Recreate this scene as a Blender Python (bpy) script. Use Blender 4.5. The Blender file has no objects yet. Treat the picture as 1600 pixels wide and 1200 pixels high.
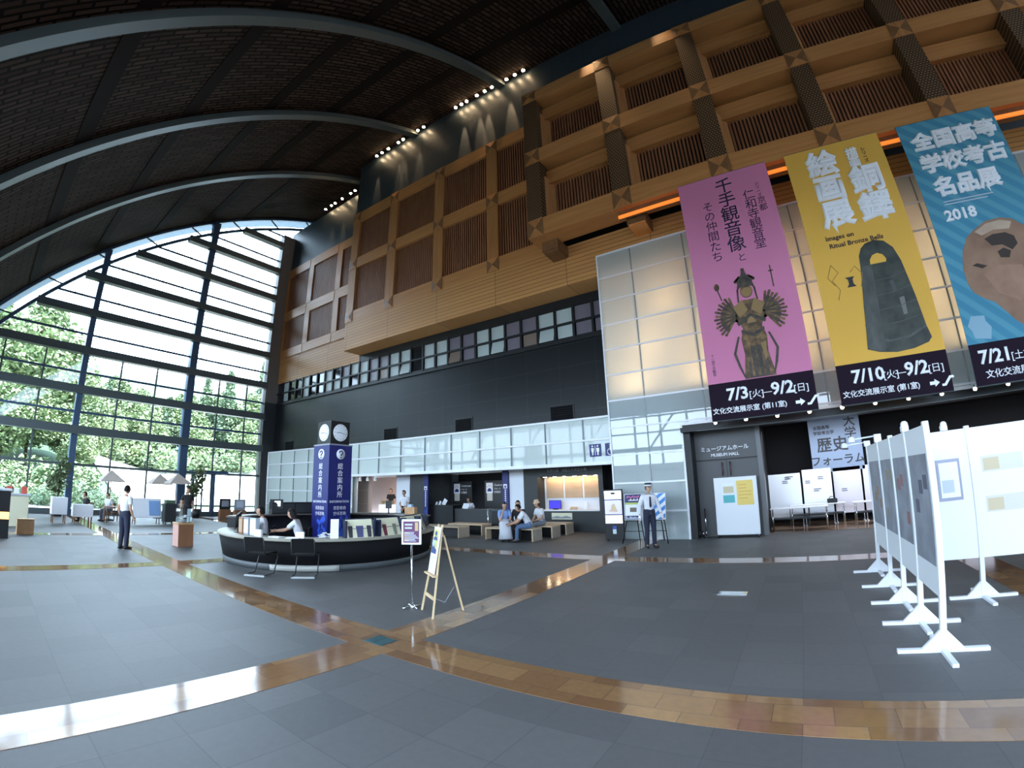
import bpy, bmesh, math, random
from mathutils import Vector, Matrix, Euler
random.seed(7)
PI = math.pi
S = bpy.context.scene
COL = S.collection

# ------------------------------------------------------------------ camera, sky, sun, exposure
cd = bpy.data.cameras.new('camera'); cam = bpy.data.objects.new('camera', cd); COL.objects.link(cam); S.camera = cam
cd.type = 'PANO'; cd.panorama_type = 'FISHEYE_LENS_POLYNOMIAL'      # clip-on wide lens with barrel distortion
cd.sensor_fit = 'HORIZONTAL'; cd.sensor_width = 36.0; cd.fisheye_fov = math.radians(170)
k = 22.5                                                            # mm on the sensor per 1000 pixels
cd.fisheye_polynomial_k0 = 0
cd.fisheye_polynomial_k1 = -1.45729623 / k
cd.fisheye_polynomial_k2 = 0.29935405 / k**2
cd.fisheye_polynomial_k3 = -0.10974552 / k**3
cd.fisheye_polynomial_k4 = 0.09629025 / k**4
cd.lens = 14; cd.clip_end = 1000; cd.clip_start = 0.02
cam.matrix_world = Matrix(((0.8350307657821257, 0.1452094112279825, 0.5306956256536433, 0),
                           (0.5495249155133842, -0.1722280717978355, -0.8175327874239597, 0),
                           (-0.027312770403184305, 0.9742954983853738, -0.22361192811925257, 1.8),
                           (0, 0, 0, 1)))
W = bpy.data.worlds.new('sky'); S.world = W; W.use_nodes = True
bg = W.node_tree.nodes['Background']; bg.inputs[0].default_value = (0.62, 0.79, 1.0, 1); bg.inputs[1].default_value = 12.0
sd = bpy.data.lights.new('sun', 'SUN'); sun = bpy.data.objects.new('sun', sd); COL.objects.link(sun)
sd.energy = 15; sd.angle = 0.01; sd.color = (1, 0.95, 0.85)
sun.rotation_euler = Vector((-0.42, -0.30, -0.86)).to_track_quat('-Z', 'Y').to_euler()


def portal(loc, rot, sx, sy):
    l = bpy.data.lights.new('window_portal', 'AREA'); l.shape = 'RECTANGLE'; l.size = sx; l.size_y = sy
    l.cycles.is_portal = True
    o = bpy.data.objects.new('window_portal', l); COL.objects.link(o); o.location = loc; o.rotation_euler = rot


portal((-30.5, 6, 11.5), (0, math.radians(-90), 0), 23, 22)         # end curtain wall
portal((-3, -4.2, 3.4), (math.radians(90), 0, 0), 54, 6.6)          # side glazing behind the camera
S.view_settings.view_transform = 'Standard'; S.view_settings.look = 'None'
S.view_settings.exposure = 0.52; S.view_settings.gamma = 1.0; S.view_settings.use_curve_mapping = False
cy = S.cycles
cy.use_denoising = True; cy.max_bounces = 8; cy.diffuse_bounces = 4; cy.glossy_bounces = 4
cy.transmission_bounces = 6; cy.transparent_max_bounces = 12; cy.sample_clamp_indirect = 6.0
cy.caustics_reflective = False; cy.caustics_refractive = False


def area(name, loc, direction, sx, sy, power, color, spread=PI):
    l = bpy.data.lights.new(name, 'AREA'); l.shape = 'RECTANGLE'; l.size = sx; l.size_y = sy
    l.energy = power; l.color = color; l.spread = spread
    o = bpy.data.objects.new(name, l); COL.objects.link(o); o.location = loc
    o.rotation_euler = Vector(direction).to_track_quat('-Z', 'Y').to_euler()
    return o


# warm lamps inside the translucent glass box, added hall fill lights, niche downlights
for x in (-4.4, -2.2, 0.2, 2.8, 5.4, 8.0):
    area('glass_box_lamp', (x, 15.0, 4.7), (0, -0.1, 1), 0.9, 0.3, 14, (1.0, 0.62, 0.30))
for x, zz in ((-3.95, 6.3), (-3.2, 7.8), (-1.6, 6.3), (0.6, 7.6), (1.1, 6.2), (3.2, 7.4), (4.6, 6.3), (5.3, 7.7), (7.9, 6.6)):
    l = bpy.data.lights.new('glass_box_bulb', 'POINT'); l.energy = 16; l.color = (1.0, 0.58, 0.25); l.shadow_soft_size = 0.2
    o = bpy.data.objects.new('glass_box_bulb', l); COL.objects.link(o); o.location = (x, 15.2, zz)
area('hall_fill', (1.5, 16.2, 3.2), (0, 0.25, -1), 4.5, 0.6, 80, (0.9, 0.93, 1.0))
area('hall_fill', (7.5, 16.2, 3.2), (0, 0.25, -1), 4.5, 0.6, 80, (0.9, 0.93, 1.0))
area('niche_lamp', (-8.1, 16.72, 2.08), (0, 0.5, -1), 2.3, 0.08, 7, (1.0, 0.60, 0.30))
area('shop_lamp', (-19.2, 17.8, 2.4), (0, 0.1, -1), 2.6, 1.2, 22, (1.0, 0.82, 0.68))
area('counter_lamp', (-13.4, 17.6, 2.4), (0, 0.2, -1), 2.5, 0.3, 4, (1.0, 0.95, 0.9))


# ------------------------------------------------------------------ materials
MATS = {}


def hx(h):
    h = h.lstrip('#'); r = [int(h[i:i + 2], 16) / 255 for i in (0, 2, 4)]
    return tuple(c / 12.92 if c <= 0.04045 else ((c + 0.055) / 1.055) ** 2.4 for c in r)


def mat(name, col=(0.5, 0.5, 0.5), rough=0.5, metal=0.0, spec=0.5, emit=None, estr=0.0):
    if name in MATS: return MATS[name]
    if isinstance(col, str): col = hx(col)
    m = bpy.data.materials.new(name); m.use_nodes = True
    b = m.node_tree.nodes['Principled BSDF']
    b.inputs['Base Color'].default_value = (*col, 1); b.inputs['Roughness'].default_value = rough
    b.inputs['Metallic'].default_value = metal; b.inputs['Specular IOR Level'].default_value = spec
    if emit:
        if isinstance(emit, str): emit = hx(emit)
        b.inputs['Emission Color'].default_value = (*emit, 1); b.inputs['Emission Strength'].default_value = estr
    MATS[name] = m
    return m


def nd(m, t, **kw):
    n = m.node_tree.nodes.new(t)
    for a, v in kw.items():
        if a.startswith('_'): n.inputs[a[1:].replace('_', ' ')].default_value = v
        else: setattr(n, a, v)
    return n


def lk(m, a, b): m.node_tree.links.new(a, b)


def coords(m, axes):
    tc = nd(m, 'ShaderNodeTexCoord')
    if axes == 'uv': return tc.outputs['UV']
    geo = nd(m, 'ShaderNodeNewGeometry')
    sp = nd(m, 'ShaderNodeSeparateXYZ'); cb = nd(m, 'ShaderNodeCombineXYZ')
    lk(m, geo.outputs['Position'], sp.inputs[0])
    for i, a in enumerate(axes): lk(m, sp.outputs['xyz'.index(a)], cb.inputs[i])
    return cb.outputs[0]


def brick(name, c1, c2, cm, bw, bh, mortar, axes='xz', rough=0.5, spec=0.5, offset=0.0, bump=0.0, noise=0.0, metal=0.0, bias=0.0):
    m = mat(name, c1, rough, metal, spec); b = m.node_tree.nodes['Principled BSDF']
    v = coords(m, axes)
    t = nd(m, 'ShaderNodeTexBrick', offset=offset, squash=1.0)
    cc = [hx(c) if isinstance(c, str) else c for c in (c1, c2, cm)]
    for i, nme in enumerate(('Color1', 'Color2', 'Mortar')): t.inputs[nme].default_value = (*cc[i], 1)
    t.inputs['Scale'].default_value = 1; t.inputs['Brick Width'].default_value = bw; t.inputs['Row Height'].default_value = bh
    t.inputs['Mortar Size'].default_value = mortar; t.inputs['Mortar Smooth'].default_value = 0.1; t.inputs['Bias'].default_value = bias
    lk(m, v, t.inputs['Vector'])
    out = t.outputs['Color']
    if noise:
        n = nd(m, 'ShaderNodeTexNoise'); n.inputs['Scale'].default_value = 14; n.inputs['Detail'].default_value = 5
        lk(m, v, n.inputs['Vector'])
        mp = nd(m, 'ShaderNodeMapRange'); mp.inputs[3].default_value = 1 - noise; mp.inputs[4].default_value = 1 + noise
        lk(m, n.outputs['Fac'], mp.inputs[0])
        mx = nd(m, 'ShaderNodeMix', data_type='RGBA', blend_type='MULTIPLY'); mx.inputs[0].default_value = 1
        lk(m, out, mx.inputs[6]); lk(m, mp.outputs[0], mx.inputs[7]); out = mx.outputs[2]
    lk(m, out, b.inputs['Base Color'])
    if bump:
        bp = nd(m, 'ShaderNodeBump'); bp.inputs['Strength'].default_value = bump; bp.inputs['Distance'].default_value = 0.02
        bp.invert = True
        lk(m, t.outputs['Fac'], bp.inputs['Height']); lk(m, bp.outputs[0], b.inputs['Normal'])
    return m


def noisy(name, c1, c2, scale=(1, 1, 1), rough=0.5, spec=0.5, detail=4, bump=0.0, dist=0.01, metal=0.0, lo=0.3, hi=0.7):
    m = mat(name, c1, rough, metal, spec); b = m.node_tree.nodes['Principled BSDF']
    geo = nd(m, 'ShaderNodeNewGeometry'); mp = nd(m, 'ShaderNodeMapping'); mp.inputs['Scale'].default_value = scale
    n = nd(m, 'ShaderNodeTexNoise'); n.inputs['Scale'].default_value = 1; n.inputs['Detail'].default_value = detail
    lk(m, geo.outputs['Position'], mp.inputs[0]); lk(m, mp.outputs[0], n.inputs['Vector'])
    r = nd(m, 'ShaderNodeValToRGB')
    r.color_ramp.elements[0].position = lo; r.color_ramp.elements[1].position = hi
    for i, c in enumerate((c1, c2)):
        if isinstance(c, str): c = hx(c)
        r.color_ramp.elements[i].color = (*c, 1)
    lk(m, n.outputs['Fac'], r.inputs[0]); lk(m, r.outputs[0], b.inputs['Base Color'])
    if bump:
        bp = nd(m, 'ShaderNodeBump'); bp.inputs['Strength'].default_value = bump; bp.inputs['Distance'].default_value = dist
        lk(m, n.outputs['Fac'], bp.inputs['Height']); lk(m, bp.outputs[0], b.inputs['Normal'])
    return m


def clear_glass(name, tint=(0.93, 0.98, 0.97)):
    m = bpy.data.materials.new(name); m.use_nodes = True; nt = m.node_tree; nt.nodes.clear()
    o = nd(m, 'ShaderNodeOutputMaterial'); mx = nd(m, 'ShaderNodeMixShader'); t = nd(m, 'ShaderNodeBsdfTransparent')
    g = nd(m, 'ShaderNodeBsdfGlossy'); g.inputs['Roughness'].default_value = 0.02; g.inputs['Color'].default_value = (0.9, 0.95, 1, 1)
    f = nd(m, 'ShaderNodeFresnel'); f.inputs['IOR'].default_value = 1.45
    t.inputs[0].default_value = (*tint, 1)
    lk(m, f.outputs[0], mx.inputs[0]); lk(m, t.outputs[0], mx.inputs[1]); lk(m, g.outputs[0], mx.inputs[2]); lk(m, mx.outputs[0], o.inputs[0])
    MATS[name] = m
    return m


def frosted(name, col, trans=0.5, gloss=0.06):
    m = bpy.data.materials.new(name); m.use_nodes = True; nt = m.node_tree; nt.nodes.clear()
    o = nd(m, 'ShaderNodeOutputMaterial')
    d = nd(m, 'ShaderNodeBsdfDiffuse'); t = nd(m, 'ShaderNodeBsdfTranslucent'); m1 = nd(m, 'ShaderNodeMixShader'); m2 = nd(m, 'ShaderNodeMixShader')
    g = nd(m, 'ShaderNodeBsdfGlossy'); g.inputs['Roughness'].default_value = 0.015
    lw = nd(m, 'ShaderNodeFresnel'); lw.inputs['IOR'].default_value = 1.0 + gloss * 10
    for n in (d, t): n.inputs[0].default_value = (*hx(col), 1)
    m1.inputs[0].default_value = trans
    lk(m, d.outputs[0], m1.inputs[1]); lk(m, t.outputs[0], m1.inputs[2])
    lk(m, lw.outputs[0], m2.inputs[0]); lk(m, m1.outputs[0], m2.inputs[1]); lk(m, g.outputs[0], m2.inputs[2]); lk(m, m2.outputs[0], o.inputs[0])
    MATS[name] = m
    return m


def emis(name, col, s):
    return mat(name, col, 0.5, emit=col, estr=s)


M = dict(
    carpet=brick('carpet_tiles', (0.122, 0.122, 0.122), (0.098, 0.099, 0.100), (0.070, 0.076, 0.080), 0.6, 0.6, 0.003, 'xy', 0.55, 0.40, 0.0, 0.0, 0.10),
    stone=brick('polished_stone', (0.34, 0.19, 0.085), (0.19, 0.095, 0.045), (0.16, 0.09, 0.05), 0.44, 0.3, 0.004, 'xy', 0.10, 0.7, 0.5, 0.0, 0.18),
    stoney=brick('polished_stone_across', (0.34, 0.19, 0.085), (0.19, 0.095, 0.045), (0.16, 0.09, 0.05), 0.44, 0.3, 0.004, 'yx', 0.10, 0.7, 0.5, 0.0, 0.18),
    hallfloor=noisy('hall_wood_floor', (0.24, 0.16, 0.11), (0.30, 0.20, 0.14), (2, 12, 1), 0.18, 0.6),
    dark=brick('dark_wall_tiles', (0.0085, 0.010, 0.011), (0.0065, 0.0078, 0.0088), (0.020, 0.022, 0.024), 1.58, 0.92, 0.010, 'xz', 0.36, 0.28, 0.0, 0.15, 0.15),
    darkup=brick('dark_upper_tiles', (0.040, 0.055, 0.066), (0.034, 0.047, 0.056), (0.015, 0.016, 0.02), 1.7, 1.2, 0.012, 'xz', 0.45, 0.4),
    roof=brick('roof_perforated_brick', (0.075, 0.046, 0.033), (0.034, 0.020, 0.0145), (0.010, 0.0065, 0.005), 0.75, 0.2, 0.04, 'uv', 0.9, 0.06, 0.5, 0.6, 0.35),
    roofdark=mat('roof_dark_strip', (0.016, 0.011, 0.009), 0.9, spec=0.05),
    rib=mat('roof_rib_metal', (0.095, 0.11, 0.105), 0.5, spec=0.3),
    wood=noisy('light_wood', (0.45, 0.192, 0.060), (0.56, 0.258, 0.088), (0.5, 3, 9), 0.45, 0.4),
    woodv=noisy('light_wood_upright', (0.40, 0.165, 0.052), (0.50, 0.225, 0.076), (7, 7, 0.6), 0.45, 0.4),
    wooddk=noisy('joint_wood', (0.18, 0.082, 0.032), (0.23, 0.11, 0.045), (4, 4, 4), 0.5, 0.4),  # also the painted shade on the joint facets
    plank=brick('horizontal_planks', (0.62, 0.305, 0.104), (0.54, 0.258, 0.086), (0.10, 0.05, 0.02), 3.4, 0.172, 0.010, 'xz', 0.5, 0.35, 0.0, 0.25, 0.15),
    perf=brick('perforated_wood', (0.24, 0.135, 0.062), (0.26, 0.145, 0.068), (0.045, 0.025, 0.013), 0.10, 0.085, 0.022, 'xz', 0.55, 0.3, 0.5),
    slat=noisy('reddish_slat', (0.26, 0.105, 0.048), (0.33, 0.14, 0.066), (3, 3, 1), 0.5, 0.35),
    slatback=mat('slat_gap', (0.03, 0.014, 0.009), 0.8),
    steel=mat('dark_steel', (0.045, 0.085, 0.16), 0.45, 0.3),
    steelg=mat('grey_steel', (0.075, 0.095, 0.10), 0.5, 0.2),
    column=noisy('grey_column', (0.12, 0.11, 0.105), (0.15, 0.135, 0.125), (0.6, 0.6, 0.3), 0.5),
    black=mat('black_paint', (0.008, 0.0085, 0.010), 0.45, spec=0.35),
    blackm=mat('black_matte', (0.006, 0.006, 0.007), 0.8, spec=0.2),
    grey=mat('dark_grey_panel', (0.022, 0.025, 0.027), 0.5),
    doorgrey=mat('grey_door', (0.055, 0.057, 0.06), 0.45),
    white=mat('white_paint', (0.78, 0.80, 0.83), 0.5),
    whitew=mat('white_wall', (0.74, 0.78, 0.84), 0.5),
    alu=mat('white_aluminium', (0.78, 0.80, 0.84), 0.35),
    chrome=mat('chrome', (0.75, 0.77, 0.8), 0.12, 1.0),
    ply=noisy('pale_plywood', (0.55, 0.42, 0.27), (0.63, 0.49, 0.33), (2, 6, 8), 0.5),
    plyedge=noisy('bench_panel', (0.36, 0.31, 0.25), (0.42, 0.36, 0.29), (4, 4, 4), 0.55),
    pine=noisy('pine', (0.66, 0.48, 0.27), (0.74, 0.56, 0.34), (6, 6, 1), 0.5),
    navy=mat('navy_blue', (0.013, 0.018, 0.145), 0.4, spec=0.35),
    navyl=mat('pattern_blue', (0.035, 0.10, 0.55), 0.4),
    navyd=mat('dark_ink', (0.02, 0.014, 0.045), 0.5),
    ink=mat('black_ink', (0.02, 0.02, 0.025), 0.6),
    letter=mat('white_lettering', (0.85, 0.86, 0.9), 0.5),
    pink=mat('pink_banner_cloth', (0.60, 0.205, 0.345), 0.7, spec=0.2),
    yellow=mat('yellow_banner_cloth', (0.74, 0.42, 0.075), 0.7, spec=0.2),
    teal=mat('teal_banner_cloth', (0.07, 0.27, 0.38), 0.7, spec=0.2),
    foot=mat('banner_footer', (0.016, 0.009, 0.018), 0.8, spec=0.1),
    bronze=noisy('bronze_print', (0.06, 0.032, 0.013), (0.26, 0.15, 0.055), (5, 5, 5), 0.6, lo=0.42, hi=0.72),
    bronzed=noisy('dark_bronze_print', (0.022, 0.018, 0.016), (0.075, 0.055, 0.035), (6, 6, 6), 0.6),
    bell=noisy('green_bronze_print', (0.018, 0.024, 0.020), (0.055, 0.062, 0.05), (3, 3, 3), 0.6),
    belll=noisy('pale_bronze_print', (0.045, 0.05, 0.045), (0.09, 0.095, 0.085), (5, 5, 2), 0.6),
    clay=noisy('clay_print', (0.20, 0.105, 0.065), (0.32, 0.19, 0.12), (1.6, 1.6, 1.6), 0.7),
    clayd=mat('clay_shadow_print', (0.035, 0.022, 0.016), 0.7),
    clayl=noisy('clay_pale_print', (0.42, 0.30, 0.22), (0.5, 0.38, 0.28), (2, 2, 2), 0.7),
    outline=mat('thin_brown_ink', (0.42, 0.25, 0.05), 0.7),
    pale=mat('pale_grey_print', (0.5, 0.55, 0.62), 0.7),
    cream=mat('cream_paper', (0.78, 0.76, 0.55), 0.6),
    paper=mat('white_paper', (0.82, 0.84, 0.88), 0.6),
    greyprint=noisy('grey_photo_print', (0.20, 0.21, 0.24), (0.34, 0.36, 0.42), (3, 3, 3), 0.5),
    orange=emis('orange_cove_glow', (1.0, 0.25, 0.035), 0.62),
    lamp=emis('lamp_glow', (1.0, 0.72, 0.42), 60),
    lampw=emis('small_lamp_glow', (1.0, 0.80, 0.55), 25),
    screen=emis('screen_white', (0.85, 0.93, 1.0), 0.95),
    screenl=emis('screen_lilac', (0.42, 0.42, 0.85), 0.75),
    screenb=emis('screen_blue', (0.03, 0.02, 0.45), 0.8),
    beige=noisy('beige_board', (0.42, 0.30, 0.19), (0.48, 0.35, 0.23), (2, 2, 5), 0.6),
    concrete=noisy('pale_terrace', (0.40, 0.39, 0.36), (0.50, 0.48, 0.44), (0.3, 0.3, 0.3), 0.9),
    grass=noisy('hill_grass', (0.045, 0.085, 0.06), (0.08, 0.12, 0.07), (0.12, 0.12, 0.12), 0.9),
    bark=mat('bark', (0.045, 0.032, 0.022), 0.9),
    leaf=noisy('leaves', (0.115, 0.165, 0.075), (0.20, 0.25, 0.115), (0.5, 0.5, 0.5), 0.6),
    leafd=noisy('dark_leaves', (0.085, 0.135, 0.080), (0.15, 0.20, 0.11), (0.5, 0.5, 0.5), 0.6),
    leafy=noisy('yellow_green_leaves', (0.12, 0.19, 0.10), (0.22, 0.27, 0.13), (0.6, 0.6, 0.6), 0.6),
    canvas=mat('parasol_cloth', (0.62, 0.54, 0.47), 0.8),
    brown=noisy('brown_wood', (0.22, 0.095, 0.045), (0.27, 0.125, 0.06), (6, 6, 1), 0.45),
    pinkish=mat('sunlit_side_pink', (0.62, 0.36, 0.30), 0.6),  # sunlight on one pedestal side, put in as pink
    crate=noisy('crate_wood', (0.48, 0.27, 0.12), (0.56, 0.34, 0.17), (5, 5, 5), 0.6),
    shop=mat('shop_pink_wall', (0.55, 0.40, 0.34), 0.6),
    shopg=mat('shop_beige_panel', (0.45, 0.40, 0.35), 0.5),
    skin=mat('skin', (0.52, 0.30, 0.20), 0.55), lips=mat('lips', (0.36, 0.12, 0.10), 0.5), eye=mat('eyes', (0.012, 0.01, 0.01), 0.3),
    hair=mat('black_hair', (0.010, 0.008, 0.008), 0.6, spec=0.2),
    cloth_white=mat('white_shirt', (0.72, 0.73, 0.78), 0.8), cloth_navy=mat('navy_trousers', (0.016, 0.02, 0.045), 0.8),
    cloth_black=mat('black_cloth', (0.014, 0.012, 0.014), 0.85), cloth_blue=mat('pale_blue_shirt', (0.22, 0.34, 0.62), 0.8),
    denim=mat('denim', (0.09, 0.15, 0.26), 0.85), cloth_grey=mat('grey_trousers', (0.17, 0.19, 0.23), 0.85), skirt=mat('pale_skirt', (0.60, 0.61, 0.66), 0.85),
    glove=mat('white_gloves', (0.8, 0.8, 0.84), 0.8), shoe=mat('dark_shoes', (0.02, 0.018, 0.018), 0.4), cap=mat('cap_navy', (0.012, 0.016, 0.03), 0.6), hat=mat('straw_hat', (0.62, 0.45, 0.30), 0.8),
    gold=mat('gold_badge', (0.6, 0.42, 0.08), 0.4, 0.5),
)
m_ = M['teal']; wv = nd(m_, 'ShaderNodeTexWave', wave_type='BANDS', bands_direction='DIAGONAL'); wv.inputs['Scale'].default_value = 1.3; wv.inputs['Distortion'].default_value = 0.4
rp = nd(m_, 'ShaderNodeValToRGB'); rp.color_ramp.elements[0].position = 0.35; rp.color_ramp.elements[1].position = 0.75
rp.color_ramp.elements[0].color = (0.060, 0.235, 0.35, 1); rp.color_ramp.elements[1].color = (0.095, 0.30, 0.40, 1)
lk(m_, coords(m_, 'xzy'), wv.inputs[0]); lk(m_, wv.outputs['Fac'], rp.inputs[0]); lk(m_, rp.outputs[0], m_.node_tree.nodes['Principled BSDF'].inputs['Base Color'])
clear_glass('clear_glass'); clear_glass('acrylic', (0.90, 0.96, 0.95))
frosted('frosted_panel', '#d6e2e3', 0.50, 0.065); frosted('frosted_band', '#d4deda', 0.15, 0.035)
M['glass'] = MATS['clear_glass']; M['acrylic'] = MATS['acrylic']; M['frost'] = MATS['frosted_panel']; M['band'] = MATS['frosted_band']


# ------------------------------------------------------------------ mesh helpers
class MB:
    def __init__(s): s.v = []; s.f = []; s.m = []; s.sm = []

    def add(s, vs, fs, mi=0, smooth=False):
        o = len(s.v); s.v += [tuple(v) for v in vs]
        for f in fs: s.f.append([i + o for i in f]); s.m.append(mi); s.sm.append(smooth)
        return s

    def box(s, x0, x1, y0, y1, z0, z1, mi=0):
        return s.add([(x, y, z) for z in (z0, z1) for y in (y0, y1) for x in (x0, x1)],
                     [(0, 2, 3, 1), (4, 5, 7, 6), (0, 1, 5, 4), (2, 6, 7, 3), (0, 4, 6, 2), (1, 3, 7, 5)], mi)

    def bbox(s, x0, x1, y0, y1, z0, z1, b=0.01, mi=0):              # box with chamfered edges
        bm = bmesh.new(); r = bmesh.ops.create_cube(bm, size=1)
        bmesh.ops.scale(bm, vec=(x1 - x0, y1 - y0, z1 - z0), verts=bm.verts)
        bmesh.ops.bevel(bm, geom=bm.edges[:], offset=b, segments=2, affect='EDGES', profile=0.5)
        bmesh.ops.translate(bm, vec=((x0 + x1) / 2, (y0 + y1) / 2, (z0 + z1) / 2), verts=bm.verts)
        return s.bm(bm, mi)

    def bm(s, bm, mi=0, smooth=False):
        bm.verts.index_update(); s.add([v.co[:] for v in bm.verts], [[v.index for v in f.verts] for f in bm.faces], mi, smooth); bm.free(); return s

    def obox(s, p0, p1, w, h, up=(0, 0, 1), mi=0):                   # bar of section w x h from p0 to p1
        p0 = Vector(p0); p1 = Vector(p1); d = (p1 - p0).normalized(); u = Vector(up)
        sd_ = d.cross(u)
        if sd_.length < 1e-4: sd_ = d.cross(Vector((1, 0, 0)))
        sd_.normalize(); u = sd_.cross(d)
        vs = [p + sd_ * a * w / 2 + u * b * h / 2 for p in (p0, p1) for a, b in ((-1, -1), (1, -1), (1, 1), (-1, 1))]
        return s.add(vs, [(0, 1, 2, 3), (7, 6, 5, 4), (0, 4, 5, 1), (1, 5, 6, 2), (2, 6, 7, 3), (3, 7, 4, 0)], mi)

    def tube(s, pts, r, n=8, mi=0, caps=True, smooth=True):
        pts = [Vector(p) for p in pts]; rs = r if isinstance(r, (list, tuple)) else [r] * len(pts)
        vs = []; fs = []; ref = None
        for i, p in enumerate(pts):
            d = (pts[min(i + 1, len(pts) - 1)] - pts[max(i - 1, 0)]).normalized()
            if ref is None: ref = Vector((0, 0, 1)) if abs(d.z) < 0.9 else Vector((1, 0, 0))
            a = d.cross(ref).normalized(); b = a.cross(d); ref = b
            for j in range(n):
                t = 2 * PI * j / n; vs.append(p + (a * math.cos(t) + b * math.sin(t)) * rs[i])
        for i in range(len(pts) - 1):
            for j in range(n):
                fs.append((i * n + j, i * n + (j + 1) % n, (i + 1) * n + (j + 1) % n, (i + 1) * n + j))
        s.add(vs, fs, mi, smooth)
        if caps: 
            o = len(s.v) - len(vs)
            s.f.append([o + j for j in range(n)]); s.f.append([o + (len(pts) - 1) * n + n - 1 - j for j in range(n)]); s.m += [mi, mi]; s.sm += [False, False]
        return s

    def lathe(s, prof, c=(0, 0, 0), a0=0, a1=2 * PI, n=24, mi=0, smooth=True, close=False):
        full = abs(a1 - a0) > 2 * PI - 1e-4; k_ = len(prof); m_ = n if full else n + 1; vs = []; fs = []
        for i in range(m_):
            t = a0 + (a1 - a0) * i / n
            for r, z in prof: vs.append((c[0] + r * math.cos(t), c[1] + r * math.sin(t), c[2] + z))
        for i in range(n):
            j = (i + 1) % m_
            for q in range(k_ if close else k_ - 1):
                q2 = (q + 1) % k_; fs.append((i * k_ + q, j * k_ + q, j * k_ + q2, i * k_ + q2))
        s.add(vs, fs, mi, smooth)
        if close and not full:
            o = len(s.v) - len(vs); s.f.append([o + q for q in range(k_)]); s.f.append([o + n * k_ + k_ - 1 - q for q in range(k_)]); s.m += [mi, mi]; s.sm += [False, False]
        return s

    def ball(s, c, r, n=2, mi=0, smooth=True):
        bm = bmesh.new(); bmesh.ops.create_icosphere(bm, subdivisions=n, radius=1)
        rr = r if isinstance(r, (tuple, list)) else (r, r, r)
        for v in bm.verts: v.co = Vector((v.co.x * rr[0] + c[0], v.co.y * rr[1] + c[1], v.co.z * rr[2] + c[2]))
        return s.bm(bm, mi, smooth)

    def plate(s, poly, y0, y1, mi=0):                                # outline in (x, z), from y0 (front) to y1 (back)
        n = len(poly)
        vs = [(x, y0, z) for x, z in poly] + [(x, y1, z) for x, z in poly]
        return s.add(vs, [tuple(range(n)), tuple(range(2 * n - 1, n - 1, -1))] + [(i, i + n, (i + 1) % n + n, (i + 1) % n) for i in range(n)], mi)

    def mesh(s, name):
        me = bpy.data.meshes.new(name); me.from_pydata(s.v, [], s.f)
        return me

    def build(s, name, mats, parent=None, label=None, recalc=True):
        me = s.mesh(name)
        for m in (mats if isinstance(mats, (list, tuple)) else [mats]): me.materials.append(m)
        me.polygons.foreach_set('material_index', s.m); me.polygons.foreach_set('use_smooth', s.sm)
        if recalc:
            bm = bmesh.new(); bm.from_mesh(me); bmesh.ops.recalc_face_normals(bm, faces=bm.faces); bm.to_mesh(me); bm.free()
        me.update()
        o = bpy.data.objects.new(name, me); COL.objects.link(o)
        if parent: o.parent = parent
        if label: o['label'] = label
        return o


def thing(name, label, cat, loc=(0, 0, 0), rz=0, group=None, kind=None):
    o = bpy.data.objects.new(name, None); COL.objects.link(o); o.location = loc; o.rotation_euler = (0, 0, rz); o.empty_display_size = 0.1
    return tag(o, label, cat, group, kind)


def tag(o, label=None, cat=None, group=None, kind=None):
    if label: o['label'] = label
    if cat: o['category'] = cat
    if group: o['group'] = group
    if kind: o['kind'] = kind
    return o


def struct(o, label=None, cat=None): return tag(o, label, cat, None, 'structure')


def copy_tree(o, parent=None):
    c = o.copy(); COL.objects.link(c)
    if parent: c.parent = parent
    for ch in o.children: copy_tree(ch, c)
    return c


ORD = ['first', 'second', 'third', 'fourth', 'fifth', 'sixth', 'seventh', 'eighth', 'ninth', 'tenth', 'eleventh', 'twelfth', 'thirteenth', 'fourteenth', 'fifteenth', 'sixteenth', 'seventeenth', 'eighteenth', 'nineteenth', 'twentieth', 'twenty-first', 'twenty-second', 'twenty-third', 'twenty-fourth', 'twenty-fifth', 'twenty-sixth', 'twenty-seventh', 'twenty-eighth', 'twenty-ninth', 'thirtieth']

FONT_O = None


def text(body, size, loc, m, parent, name='lettering', rot=(PI / 2, 0, 0), vertical=False, bold=0.0, align='CENTER', line=1.0, squash=1.0, label=None):
    c = bpy.data.curves.new('t', 'FONT'); c.body = '\n'.join(body) if vertical else body
    c.size = size; c.align_x = align; c.align_y = 'CENTER'; c.space_line = line; c.bevel_depth = bold; c.bevel_resolution = 0; c.extrude = 0.002; c.resolution_u = 2
    o = bpy.data.objects.new('t', c); COL.objects.link(o)
    dg = bpy.context.evaluated_depsgraph_get(); dg.update()
    me = bpy.data.meshes.new_from_object(o.evaluated_get(dg)); bpy.data.objects.remove(o); bpy.data.curves.remove(c)
    me.name = name; me.materials.clear(); me.materials.append(m)
    if squash != 1.0: me.transform(Matrix.Diagonal((squash, 1, 1, 1)))
    r = bpy.data.objects.new(name, me); COL.objects.link(r); r.location = loc; r.rotation_euler = rot; r.parent = parent
    if label: r['label'] = label
    return r


def scribble(b, x0, x1, z0, z1, y, rows, mi, h=0.5, seed=0):         # rows of small print too fine to read
    rnd = random.Random(seed); dz = (z1 - z0) / rows
    for i in range(rows):
        z = z1 - dz * (i + 0.5); e = x1 - (x1 - x0) * rnd.random() * 0.4
        b.box(x0, e, y - 0.002, y, z - dz * h / 2, z + dz * h / 2, mi)


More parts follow.
